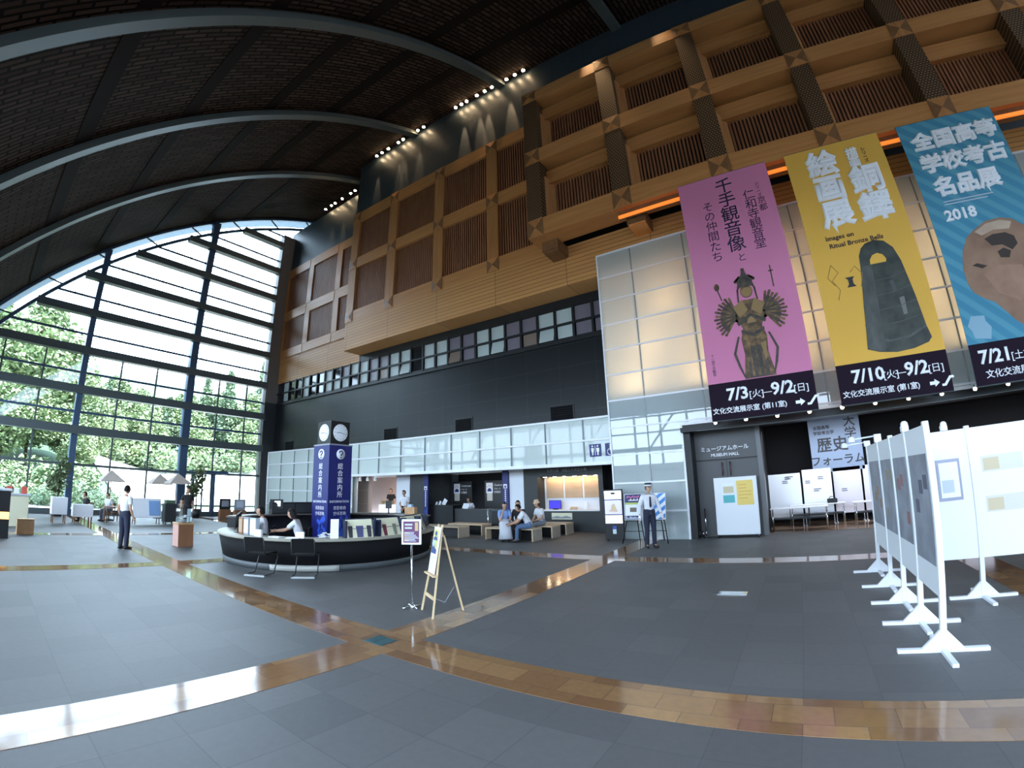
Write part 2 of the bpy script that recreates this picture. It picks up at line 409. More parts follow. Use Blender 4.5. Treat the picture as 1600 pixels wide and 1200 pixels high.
# ------------------------------------------------------------------ the setting: floor
YG, YB, YD, YO, YL = 14.42, 14.9, 15.75, 14.6, 13.2                   # glass wall, white band, dark wall, wood overhang, big lattice
XC = -30.1                                                            # end curtain wall
b = MB(); b.add([(XC, -4, 0), (24, -4, 0), (24, 18.5, 0), (XC, 18.5, 0)], [(0, 1, 2, 3)])
struct(b.build('floor', M['carpet']), 'grey carpet tile floor of the entrance hall', 'floor')
t_ = 0.004
for i, (y0, y1) in enumerate(((3.43, 4.03), (10.35, 10.95))):
    b = MB(); b.box(XC + 0.3, 24, y0, y1, -0.01, t_)
    struct(b.build('trim_%d' % (i + 1), M['stone']), ['polished brown stone floor strip in the foreground', 'polished brown stone floor strip along the wall'][i], 'floor strip')
for i, (x0, x1) in enumerate(((-4.6, -4.0), (-12.2, -11.6), (-19.4, -18.8), (2.75, 3.35))):
    b = MB()
    for y0, y1 in ((-4, 3.43), (4.03, 10.35), (10.95, 14.8)): b.box(x0, x1, y0, y1, -0.01, t_)
    struct(b.build('trim_%d' % (i + 3 if i < 3 else 8), M['stoney']), ['polished brown stone floor strip beside the easel', 'polished brown stone floor strip left of the round desk', 'polished stone floor strip near the curtain wall', 'polished stone floor strip under the display boards'][i], 'floor strip')
b = MB(); b.box(-4.52, -4.2, 3.58, 3.84, 0.0, 0.007); b.box(-4.50, -4.37, 3.60, 3.82, 0.006, 0.009, 1); b.box(-4.35, -4.22, 3.60, 3.82, 0.006, 0.009, 1)
tag(b.build('floor_box', [mat('teal_metal', (0.05, 0.13, 0.15), 0.35, 0.5), mat('teal_lid', (0.06, 0.16, 0.18), 0.3, 0.5)]), 'blue-green metal floor outlet cover where the stone strips cross', 'floor outlet')
b = MB(); b.box(-1.24, -0.80, 7.52, 7.72, 0.0, 0.012); b.box(-1.30, -1.24, 7.52, 7.72, 0.0, 0.014, 1)
tag(b.build('floor_plate', [mat('bright_plate', (0.9, 0.93, 0.95), 0.12, 0.9), M['steelg']]), 'shiny metal plate set in the open grey carpet', 'floor plate')

# ------------------------------------------------------------------ ceiling vault
CY, CZ, CR = 31.38, -17.64, 42.93


def vault(y, r=CR): return CZ + math.sqrt(r * r - (y - CY) ** 2)


def vang(y, z): return math.atan2(z - CZ, y - CY)


A0, A1 = vang(-4, vault(-4)), vang(18.6, vault(18.6)); NV = 40; NX = 30
vs = []; fs = []; uvs = []
for i in range(NV + 1):
    a = A0 + (A1 - A0) * i / NV
    for j in range(NX + 1):
        x = -31.2 + (24 + 31.2) * j / NX; vs.append((x, CY + CR * math.cos(a), CZ + CR * math.sin(a))); uvs.append((x, -a * CR))
for i in range(NV):
    for j in range(NX):
        q = i * (NX + 1) + j; fs.append((q, q + 1, q + NX + 2, q + NX + 1))
me = bpy.data.meshes.new('ceiling'); me.from_pydata(vs, [], fs); uvl = me.uv_layers.new(name='UVMap')
for l in me.loops: uvl.data[l.index].uv = (uvs[l.vertex_index][1], uvs[l.vertex_index][0])
me.materials.append(M['roof']); me.polygons.foreach_set('use_smooth', [True] * len(fs))
ceil = bpy.data.objects.new('ceiling', me); COL.objects.link(ceil); struct(ceil, 'dark brown brick-patterned barrel vault ceiling', 'ceiling')


def arc(x0, x1, r0, r1, a0=A0, a1=A1, n=NV, b=None, mi=0):
    b = b or MB(); vs = []; fs = []
    for i in range(n + 1):
        a = a0 + (a1 - a0) * i / n; c, s_ = math.cos(a), math.sin(a)
        for x, r in ((x0, r0), (x1, r0), (x1, r1), (x0, r1)): vs.append((x, CY + r * c, CZ + r * s_))
    for i in range(n):
        for q in range(4): fs.append((i * 4 + q, i * 4 + (q + 1) % 4, i * 4 + 4 + (q + 1) % 4, i * 4 + 4 + q))
    return b.add(vs, fs + [(0, 1, 2, 3), (n * 4 + 3, n * 4 + 2, n * 4 + 1, n * 4)], mi)


for x in (-22.4, -15.85, -9.72, -3.3, 3.1, 9.5, 15.9): arc(x - 0.22, x + 0.22, CR - 0.24, CR + 0.05).build('rib', M['rib'], ceil, 'pale grey curved roof rib')
for y in (0.1, 2.95, 5.93, 8.9, 11.7):
    a = vang(y, vault(y)); b = MB()
    for xa, xb in ((-31, -22.7), (-22.1, -16.15), (-15.55, -10.0), (-9.4, -3.6), (-3.0, 24)): arc(xa, xb, CR - 0.03, CR + 0.02, a - 0.007, a + 0.007, 2, b)
    b.build('seam_strip', M['roofdark'], ceil, 'dark lengthwise roof strip')
b = MB(); arc(-31.3, -29.95, CR - 0.16, CR + 0.3, b=b); b.build('edge_beam', M['steel'], ceil, 'dark roof edge above the curtain wall')

# ------------------------------------------------------------------ curtain wall at the end (window_1)
w1 = thing('window_1', 'huge arched glass curtain wall at the end of the hall', 'window', (XC, 6, 0), kind='structure')
w1.location = (0, 0, 0)
for y, w in ((-2.6, 0.36), (3.62, 0.32), (9.8, 0.44)):
    MB().box(XC - 0.25, XC + 0.25, y - w / 2, y + w / 2, 0, vault(y) - 0.2).build('mullion', M['steel'], w1, 'thick dark upright post')
b = MB(); b.box(XC - 0.3, XC + 0.35, 14.87, 15.95, 0, 7.6, 1); b.box(XC - 0.3, XC + 0.35, 14.87, 15.95, 7.6, 20.45, 0)
b.build('corner_column', [M['column'], M['grey']], w1, 'grey corner column')


def yroof(z, r=CR - 0.9):                                            # leftmost y of the arch at height z
    d = r * r - (z - CZ) ** 2
    return CY - math.sqrt(d) if d > 0 else 18


for i in range(8):
    z = 4.45 + 2.15 * i; h = 0.19; y0 = max(-4, yroof(z))
    b = MB(); b.box(XC + 0.05, XC + 0.5, y0, 14.9 if z < 20 else 17, z - h, z + h)
    b.box(XC + 0.1, XC + 0.55, y0, 14.9 if z < 20 else 17, z - h - 0.05, z - h + 0.015)
    b.build('transom', M['steelg'], w1, 'deep dark horizontal truss bar')
for i in range(8):
    z = 5.42 + 2.15 * i; y0 = max(-4, yroof(z))
    b = MB(); b.box(XC - 0.03, XC + 0.03, y0, 14.9 if z < 20 else 17, z - 0.06, z + 0.06)
    y = y0 + 0.9
    while y < 14.8: b.box(XC - 0.05, XC + 0.06, y - 0.06, y + 0.06, z - 0.06, z + 0.06); y += 1.25
    b.build('tie_rod', M['steel'], w1, 'thin horizontal rod')
MB().box(XC - 0.05, XC + 0.06, -4, 14.9, 2.55, 2.68).build('lower_rail', M['steelg'], w1)
MB().box(XC - 0.1, XC + 0.15, -4, 14.9, 0, 0.28).build('sill', M['steelg'], w1)
b = MB()
for y in (-0.5, 1.56, 5.68, 7.74, 11.72, 13.65): b.box(XC - 0.04, XC + 0.05, y - 0.045, y + 0.045, 0.2, 8.7)
b.build('glazing_bars', M['steelg'], w1, 'thin upright glazing bars')
b = MB(); arc(XC - 0.08, XC + 0.08, CR - 0.92, CR - 0.74, b=b); b.build('arch_rail', M['steel'], w1, 'curved dark rail below the roof edge')
b = MB()
for i in range(9):
    a = A0 + (A1 - A0) * (i + 0.5) / 9
    b.obox((XC, CY + (CR - 0.85) * math.cos(a), CZ + (CR - 0.85) * math.sin(a)), (XC, CY + (CR - 0.1) * math.cos(a + 0.012), CZ + (CR - 0.1) * math.sin(a + 0.012)), 0.08, 0.08, (1, 0, 0))
b.build('arch_strut', M['steelg'], w1)
poly = [(-4, 0.1), (17, 0.1)] + [(y, vault(y) - 0.1) for y in (17, 14, 11, 8, 5, 2.5, 0, -2, -4)]
me = MB(); me.add([(XC - 0.02, y, z) for y, z in poly], [tuple(range(len(poly)))]); me.build('pane', M['glass'], w1)
dr = MB(); dr.box(XC - 0.1, XC + 0.2, 10.45, 10.58, 0, 2.7); dr.box(XC - 0.1, XC + 0.2, 11.72, 11.9, 0, 2.7); dr.box(XC - 0.1, XC + 0.5, 10.3, 12.6, 2.6, 2.78); dr.box(XC - 0.03, XC + 0.06, 11.1, 11.18, 0, 2.6)
d1 = dr.build('door_1', M['steel']); struct(d1, 'framed glass exit door in the curtain wall', 'door')
MB().box(XC + 0.1, XC + 0.16, 11.2, 11.24, 0.9, 1.3).build('door_handle', M['chrome'], d1)

# ------------------------------------------------------------------ dark wall, window band and wood lattice along the right-hand wall
b = MB(); b.box(-30.2, 24, YD, YD + 0.4, 4.14, 7.55)
dw = struct(b.build('wall_right', M['dark']), 'dark tiled wall above the white glass band', 'wall')
for x0, x1 in ((-28.15, -27.1), (-18.3, -17.25), (-13.45, -12.4), (-8.45, -7.35)):
    b = MB(); b.box(x0, x1, YD - 0.02, YD + 0.01, 4.2, 4.92, 1); b.box(x0 + 0.06, x1 - 0.06, YD - 0.03, YD, 4.24, 4.86, 0)
    for q in range(7): b.obox((x0 + 0.08, YD - 0.035, 4.29 + q * 0.085), (x1 - 0.08, YD - 0.035, 4.29 + q * 0.085), 0.03, 0.05, (0, -1, 1), 0)
    b.build('vent_grille', [M['blackm'], M['black']], dw, 'black louvred vent grille')
b = MB(); b.box(-30.2, 24, YD + 0.05, YD + 0.4, 17.4, 21.0); b.box(-20.75, 24, 14.8, 15.2, 17.6, 22.15)
struct(b.build('wall_upper', M['darkup']), 'blue-grey upper wall under the roof edge', 'wall')

w2 = thing('window_2', 'long two-row window band under the wood overhang', 'window', kind='structure')
b = MB()
b.box(-30, 12, YD, YD + 0.12, 7.5, 7.66); b.box(-30, 12, YD, YD + 0.12, 8.92, 9.4); b.box(-30, 12, YD - 0.06, YD + 0.08, 8.20, 8.28)
b.box(-30, 12, YD - 0.1, YD + 0.05, 7.42, 7.52)
b.build('window_frame', M['black'], w2)
lav = mat('lavender_blind', (0.17, 0.15, 0.18), 0.3); lt = mat('pale_blind', (0.42, 0.48, 0.47), 0.35); dk = mat('dark_pane', (0.015, 0.016, 0.018), 0.08); br = mat('brown_blind', (0.20, 0.15, 0.12), 0.3)
pat = 'dlldlldldlddllllddllldllldl'
for i in range(29):
    x1 = -5.53 - 0.84 * i; x0 = x1 - 0.84; r = random.Random(i)
    if i > 20: mats_ = [(dk if i % 3 else lt), (dk if i % 3 else lt)]
    else:
        c_ = [lav, lav, lt, lt, lav, lav, lt, lt, lav, lav, lt, lt, dk, lt, lt, lav, lav, lt, lt, lav, dk][i]; mats_ = [c_, [lav, lav, lt, lt, br, lav, lt, lt, lav, br, lt, lt, dk, lt, lt, br, lav, lt, dk, lt, lt][i]]
    b = MB(); b.box(x0, x0 + 0.1, YD - 0.04, YD + 0.1, 7.6, 9.0, 0)
    b.add([(x0 + 0.1, YD + 0.06, 8.28), (x1, YD + 0.06, 8.28), (x1, YD + 0.06, 8.94), (x0 + 0.1, YD + 0.06, 8.94)], [(0, 1, 2, 3)], 1)
    tilt = 0.13 if i in (3, 6, 9, 13) else 0.0
    b.add([(x0 + 0.13, YD + 0.06 - tilt, 7.64), (x1 - 0.02, YD + 0.06 - tilt, 7.64), (x1 - 0.02, YD + 0.06, 8.2), (x0 + 0.13, YD + 0.06, 8.2)], [(0, 1, 2, 3)], 2)
    b.build('window_sash', [M['black'], *mats_], w2)
MB().box(-30.1, 12, YD + 0.13, YD + 0.2, 7.4, 9.5).build('window_backing', M['blackm'], w2)


def joint(b, x, z, w, h, y, mi_l, mi_shade):                              # block with a low pyramid sunk in its face, lit and shaded facets painted
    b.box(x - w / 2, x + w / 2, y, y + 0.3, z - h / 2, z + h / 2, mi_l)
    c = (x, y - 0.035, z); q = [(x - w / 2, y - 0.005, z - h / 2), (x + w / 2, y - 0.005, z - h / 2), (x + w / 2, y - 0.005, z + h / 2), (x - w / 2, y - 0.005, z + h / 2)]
    for i in range(4): b.add([q[i], q[(i + 1) % 4], c], [(0, 1, 2)], mi_l if i % 2 == 0 else mi_shade)


def lattice(name, label, cols, beams, y, back, cw, perf=False, joints=True):
    b = MB()                                                          # materials: wood, upright wood, shaded joint facet, slat, gap, perforated
    xs = [c for c in cols]
    for z0, z1 in beams:
        for i in range(len(xs) - 1): b.box(xs[i] + cw / 2 - 0.01, xs[i + 1] - cw / 2 + 0.01, y, back + 0.05, z0, z1, 0)
    zt = beams[-1][0]
    for x in xs:
        for (z0, z1), (z2, z3) in zip(beams, beams[1:]): b.box(x - cw / 2, x + cw / 2, y, back + 0.05, z1, z2, 5 if perf else 1)
        for z0, z1 in beams:
            b.box(x - cw / 2, x + cw / 2, y + 0.02, back + 0.05, z0, z1, 0)
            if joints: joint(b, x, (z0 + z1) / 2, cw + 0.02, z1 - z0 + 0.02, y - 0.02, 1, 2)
    for i in range(len(xs) - 1):
        xa, xb = xs[i] + cw / 2, xs[i + 1] - cw / 2
        for (z0, z1), (z2, z3) in zip(beams, beams[1:]):
            b.box(xa, xb, back, back + 0.04, z1, z2, 4)
            n = max(4, int((xb - xa) / 0.125))
            top = z2
            if perf:                                                   # deep bay: timber header, sloping inner frame, then slats
                b.box(xa, xb, back - 0.30, back, z2 - 0.80, z2 - 0.16, 0); b.box(xa, xb, back - 0.34, back - 0.3, z2 - 0.84, z2 - 0.78, 1); top = z2 - 0.80
                b.add([(xa, back - 0.5, z1), (xa + 0.26, back - 0.10, z1), (xa + 0.26, back - 0.10, top), (xa, back - 0.5, top + 0.3)], [(0, 1, 2, 3)], 1)
            for q in range(n):
                xq = xa + (xb - xa) * (q + 0.5) / n; b.box(xq - 0.034, xq + 0.034, back - 0.10, back, z1, top, 3)
    return struct(b.build(name, [M['wood'], M['woodv'], M['wooddk'], M['slat'], M['slatback'], M['perf']]), label, 'wall')


lattice('wall_lattice_end', 'flat wood lattice at the far end beside the curtain wall', [-29.85, -26.6, -23.3, -20.9], [(10.75, 11.35), (13.57, 14.25), (17.0, 17.65)], YD - 0.08, YD + 0.1, 0.55, joints=False)
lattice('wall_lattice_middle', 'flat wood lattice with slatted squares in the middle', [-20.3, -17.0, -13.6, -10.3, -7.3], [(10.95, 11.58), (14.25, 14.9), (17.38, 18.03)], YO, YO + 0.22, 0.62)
b = MB(); b.box(-20.6, -20.0, YO + 0.2, YD + 0.3, 10.95, 18.0); b.box(-20.6, 24, YO + 0.15, YD + 0.3, 17.6, 17.95); struct(b.build('wall_lattice_side', M['woodv']), 'wood side of the middle lattice', 'wall')
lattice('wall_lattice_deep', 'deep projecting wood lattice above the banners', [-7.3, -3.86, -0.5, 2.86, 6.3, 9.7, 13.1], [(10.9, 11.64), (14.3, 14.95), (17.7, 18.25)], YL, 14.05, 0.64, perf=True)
b = MB(); b.box(-20.6, 16, YO, YO + 0.35, 9.33, 10.96); b.box(-30.1, -20.6, YD - 0.02, YD + 0.3, 8.98, 10.8); b.box(-20.6, 16, YO + 0.3, YD + 0.1, 9.34, 9.42)
struct(b.build('wall_planks', M['plank']), 'horizontal wood plank band and soffit under the lattice', 'wall')
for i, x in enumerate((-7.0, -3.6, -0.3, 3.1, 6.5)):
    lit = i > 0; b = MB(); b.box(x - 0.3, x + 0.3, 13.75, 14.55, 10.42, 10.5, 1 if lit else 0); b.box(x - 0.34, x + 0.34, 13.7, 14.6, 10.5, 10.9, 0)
    o = b.build('lattice_bracket', [M['wooddk'], mat('orange_lit_wood', (0.75, 0.30, 0.08), 0.5)])  # orange glow of the strip put into the underside colour
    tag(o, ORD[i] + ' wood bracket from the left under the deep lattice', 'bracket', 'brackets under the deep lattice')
b = MB(); b.box(-4.1, 13, 13.30, 13.40, 10.60, 10.68, 0); b.box(-4.1, 13, 13.40, 13.46, 10.58, 10.92, 1)
tag(b.build('cove_light', [M['orange'], M['wooddk']]), 'long glowing orange strip under the lowest beam of the deep lattice', 'strip light')

# ------------------------------------------------------------------ white glass band over the counters
b = MB(); b.box(-28.7, -5.3, YB + 0.05, YB + 0.06, 2.5, 4.12); b.box(-28.7, -19.72, YB + 0.05, YB + 0.06, 0.05, 2.5)
wb = struct(b.build('wall_band', M['band']), 'long white frosted glass band above the counters', 'wall')
b = MB(); b.box(-28.7, -5.3, YB + 0.35, YB + 0.4, 2.5, 4.1); b.box(-28.7, -19.72, YB + 0.35, YB + 0.4, 0, 2.5); b.box(-28.7, -5.3, YB + 0.02, YD, 4.1, 4.15)
b.build('backing', M['white'], wb)
b = MB()
for z in (2.53, 3.33, 4.12): b.box(-28.75, -5.3, YB - 0.02, YB + 0.05, z - 0.035, z + 0.035)
for z in (0.08, 0.85, 1.70): b.box(-28.75, -19.72, YB - 0.02, YB + 0.05, z - 0.03, z + 0.03)
b.box(-28.75, -5.3, YB - 0.06, YB + 0.1, 2.44, 2.52); b.box(-28.8, -28.68, YB - 0.02, YB + 0.3, 0, 4.15)
b.build('glazing_rail', M['alu'], wb, 'white horizontal rails')
b = MB(); x = -6.68
while x > -28.6: b.box(x - 0.02, x + 0.02, YB, YB + 0.05, 2.5, 4.12); x -= 1.57
x = -20.8
while x > -28.6: b.box(x - 0.015, x + 0.015, YB, YB + 0.05, 0, 2.5); x -= 1.57
b.build('glazing_joint', mat('grey_joint', (0.25, 0.28, 0.29), 0.5), wb)
for cx_, kind in ((-6.255, 'toilet'), (-5.66, 'wheel')):
    sgn = thing('restroom_sign', 'blue restroom sign with two white figures on the glass band' if kind == 'toilet' else 'blue wheelchair sign at the right end of the glass band', 'sign', (cx_, YB + 0.04, 2.74))
    MB().bbox(-0.22, 0.22, -0.015, 0.01, 0, 0.44, 0.006).build('plate', M['navy'], sgn)
    b = MB()
    if kind == 'toilet':
        for q in (-0.1, 0.1):
            b.lathe([(0, 0), (0.035, 0.01), (0.035, 0.06), (0, 0.07)], (q, -0.012, 0.33), n=10)
            b.plate([(q - 0.055, 0.30), (q + 0.055, 0.30), (q + (0.04 if q < 0 else 0.05), 0.17), (q + 0.025, 0.15), (q + 0.025, 0.05), (q - 0.025, 0.05), (q - 0.025, 0.15), (q - (0.04 if q < 0 else 0.05), 0.17)], -0.02, -0.012)
        b.box(-0.008, 0.008, -0.02, -0.012, 0.05, 0.39)
    else:
        b.lathe([(0, 0), (0.03, 0.01), (0.03, 0.05), (0, 0.06)], (-0.03, -0.012, 0.35), n=10)
        b.plate([(-0.05, 0.34), (-0.01, 0.34), (0.0, 0.22), (0.11, 0.22), (0.14, 0.08), (0.1, 0.07), (0.08, 0.18), (-0.05, 0.18)], -0.02, -0.012)
        b.tube([(-0.03 + 0.11 * math.cos(a), -0.016, 0.14 + 0.11 * math.sin(a)) for a in [PI * (0.6 + 1.2 * i / 12) for i in range(13)]], 0.012, 6)
    b.build('pictogram', M['letter'], sgn)

# ------------------------------------------------------------------ translucent glass box wall
gw = thing('wall_glass', 'translucent pale glass wall behind the banners', 'wall', kind='structure')
XV = [-5.45, -4.18, -2.30, -0.55, 1.22, 3.1, 5.05, 6.75, 8.3, 10.1, 12.0]
ZV = [0.02, 0.88, 1.78, 2.70, 3.62, 4.54, 5.44, 6.36, 7.27, 8.18, 9.08, 10.0]
b = MB()
for x0, x1, z0, z1 in ((-5.45, -3.1, 0, 3.52), (-5.45, 12, 3.52, 10.0)): b.add([(x0, YG, z0), (x1, YG, z0), (x1, YG, z1), (x0, YG, z1)], [(0, 1, 2, 3)])
b.build('glass_panel', M['frost'], gw)
b = MB()
for z in ZV[1:-1]: b.box(-5.45, -3.08 if z < 3.5 else 12, YG - 0.025, YG + 0.01, z - 0.028, z + 0.028)
b.box(-5.47, 12, YG - 0.04, YG + 0.06, 9.98, 10.05); b.box(-5.48, -5.43, YG - 0.03, YG + 0.05, 0, 10.0); b.box(-3.12, -3.06, YG - 0.03, YG + 0.05, 0, 3.55)
b.box(-3.1, 12, YG - 0.05, YG + 0.05, 3.47, 3.56)
b.build('glazing_rail', M['alu'], gw, 'white horizontal rails')
b = MB()
for x in XV[1:-1]: b.box(x - 0.022, x + 0.022, YG - 0.006, YG + 0.05, 0 if x < -3.1 else 3.52, 10.0)
b.build('glazing_joint', mat('grey_joint', (0.25, 0.28, 0.29), 0.5), gw)
b = MB(); b.box(-5.4, 12, 15.5, 15.55, 3.6, 9.98); b.box(-5.4, -3.05, 15.3, 15.35, 0, 3.6); b.box(-5.44, -5.38, YG + 0.05, 15.6, 0, 9.98); b.box(-5.45, 12, YG + 0.02, 15.6, 9.9, 9.96); b.box(-5.4, 12, YG + 0.05, 15.5, 4.54, 4.58)
b.build('white_backing', M['white'], gw)

# ------------------------------------------------------------------ museum hall opening, its door and what stands inside
b = MB(); b.box(-3.06, 12, YG - 0.02, 15.6, 3.3, 3.46); b.box(-3.06, 12, 14.05, 14.4, 3.22, 3.36); b.box(-3.06, -2.86, YG, 15.3, 0, 3.4)
struct(b.build('trim_6', M['black']), 'black lintel and jamb of the hall opening', 'trim')
b = MB(); b.box(-0.9, 12, 18.6, 18.7, 0, 3.6); b.box(12, 12.1, YG, 18.7, 0, 3.6); b.box(-0.95, -0.85, 15.6, 18.7, 0, 3.6); b.box(-0.9, 12, 15.4, 18.7, 3.5, 3.6)
struct(b.build('wall_hall', M['blackm']), 'black interior of the museum hall', 'wall')
b = MB(); b.add([(-0.9, 15.45, 0.006), (12, 15.45, 0.006), (12, 18.6, 0.006), (-0.9, 18.6, 0.006)], [(0, 1, 2, 3)])
struct(b.build('floor_hall', M['hallfloor']), 'brown polished floor of the museum hall', 'floor')
d2 = struct(MB().box(-2.86, -0.98, 15.05, 15.12, 0, 3.36).build('door_2', M['doorgrey']), 'tall dark grey doors of the museum hall', 'door')
b = MB(); b.box(-0.98, -0.84, 14.98, 15.6, 0, 3.36); b.build('door_frame', mat('door_edge', (0.11, 0.115, 0.12), 0.4), d2)
b = MB(); b.box(-2.86, -0.98, 15.035, 15.05, 2.33, 2.38); b.box(-1.93, -1.91, 15.04, 15.05, 0, 2.33); b.build('door_gap', M['black'], d2)
for x in (-2.06, -1.82):
    b = MB(); b.tube([(x, 14.96, 1.85), (x, 14.96, 2.28)], 0.02); b.box(x - 0.015, x + 0.015, 14.96, 15.05, 1.9, 1.93); b.box(x - 0.015, x + 0.015, 14.96, 15.05, 2.2, 2.23); b.build('door_handle', mat('handle_brown', (0.10, 0.05, 0.045), 0.4), d2)
text('ミュージアムホール', 0.165, (-1.95, 15.03, 2.69), M['letter'], d2, bold=0.004)
text('MUSEUM HALL', 0.13, (-1.95, 15.03, 2.50), M['letter'], d2, bold=0.004)

# lamp track along the lintel
tr = thing('lamp_track', 'thin metal lamp track along the lintel below the banners', 'track', (0, 14.1, 3.28))
b = MB(); b.box(-2.6, 11, -0.06, -0.03, -0.07, -0.05); b.box(-2.5, 11, -0.02, 0.02, 0.0, 0.03); b.build('rail', M['steelg'], tr)
bulb = thing('track_lamp', '', 'lamp', (0, 0, 0), 0, 'lamps on the track below the banners')
b = MB(); b.lathe([(0.03, 0.16), (0.05, 0.10), (0.055, 0.03), (0.04, 0.0)], n=10); b.box(-0.01, 0.01, 0.0, 0.12, 0.10, 0.12); b.build('housing', M['chrome'], bulb)
MB().ball((0, -0.03, 0.05), 0.05, 2).build('bulb', M['lampw'], bulb)
for i in range(13):
    o = bulb if i == 0 else copy_tree(bulb); o.location = (-2.0 + 0.88 * i, 14.12, 3.36)
    o['label'] = '%s glowing lamp from the left on the track below the banners' % ORD[i]


def downlight(parent, x, y, z, power, color=(1, 0.7, 0.4), size=55, d=(0, 0, -1)):
    l = bpy.data.lights.new('spot', 'SPOT'); l.energy = power; l.color = color; l.spot_size = math.radians(size); l.spot_blend = 0.6; l.shadow_soft_size = 0.03
    o = bpy.data.objects.new('spot_beam', l); COL.objects.link(o); o.location = (x, y, z); o.parent = parent
    o.rotation_euler = Vector(d).to_track_quat('-Z', 'Y').to_euler()


# rows of warm spotlights under the roof edge
sp0 = thing('spotlight', '', 'spotlight', (0, 0, 0), 0, 'spotlights under the roof edge')
b = MB(); b.lathe([(0.05, 0.18), (0.09, 0.12), (0.10, 0.0)], n=10); b.tube([(0, 0.0, 0.16), (0, 0.18, 0.2)], 0.02, 6); b.build('housing', M['black'], sp0)
MB().ball((0, 0, 0.0), (0.085, 0.085, 0.05), 2).build('bulb', M['lamp'], sp0)
first = True
for row, (y, z, xs) in enumerate(((15.6, 21.12, [-25.46, -24.78, -24.34, -23.53, -22.6, -22.14]), (14.66, 21.72, [-18.96, -18.49, -17.92, -17.05, -16.64, -15.85, -15.44, -14.98]), (14.66, 21.76, [-12.6, -12.2, -11.84, -11.15, -10.64, -10.18, -9.74, -9.26, -8.75, -8.25]))):
    for i, x in enumerate(xs):
        o = sp0 if first else copy_tree(sp0); first = False; o.location = (x, y - 0.12, z)
        o['label'] = '%s bright spotlight from the left in the %s roof-edge lamp row' % (ORD[i], ['farthest', 'middle', 'nearest'][row])
        if (row == 0 and i in (1, 3)) or (row == 1 and i in (0, 3, 4, 6)) or (row == 2 and i in (1, 3, 4, 7, 9)):
            downlight(o, 0, -0.05, -0.08, 900 if row == 2 else 520, (1, 0.68, 0.38), 17, (0.02, 0.075, -1))
# extra spots that graze the timber
for x, e in ((-4.1, 420), (-1.0, 240)):
    l = bpy.data.lights.new('beam', 'SPOT'); l.energy = e; l.color = (1, 0.66, 0.34); l.spot_size = math.radians(24); l.spot_blend = 0.9; l.shadow_soft_size = 0.05
    o = bpy.data.objects.new('roof_spot_beam', l); COL.objects.link(o); o.location = (x - 0.8, 12.2, 20.6); o.rotation_euler = (Vector((x, 13.25, 16.9)) - o.location).to_track_quat('-Z', 'Y').to_euler()

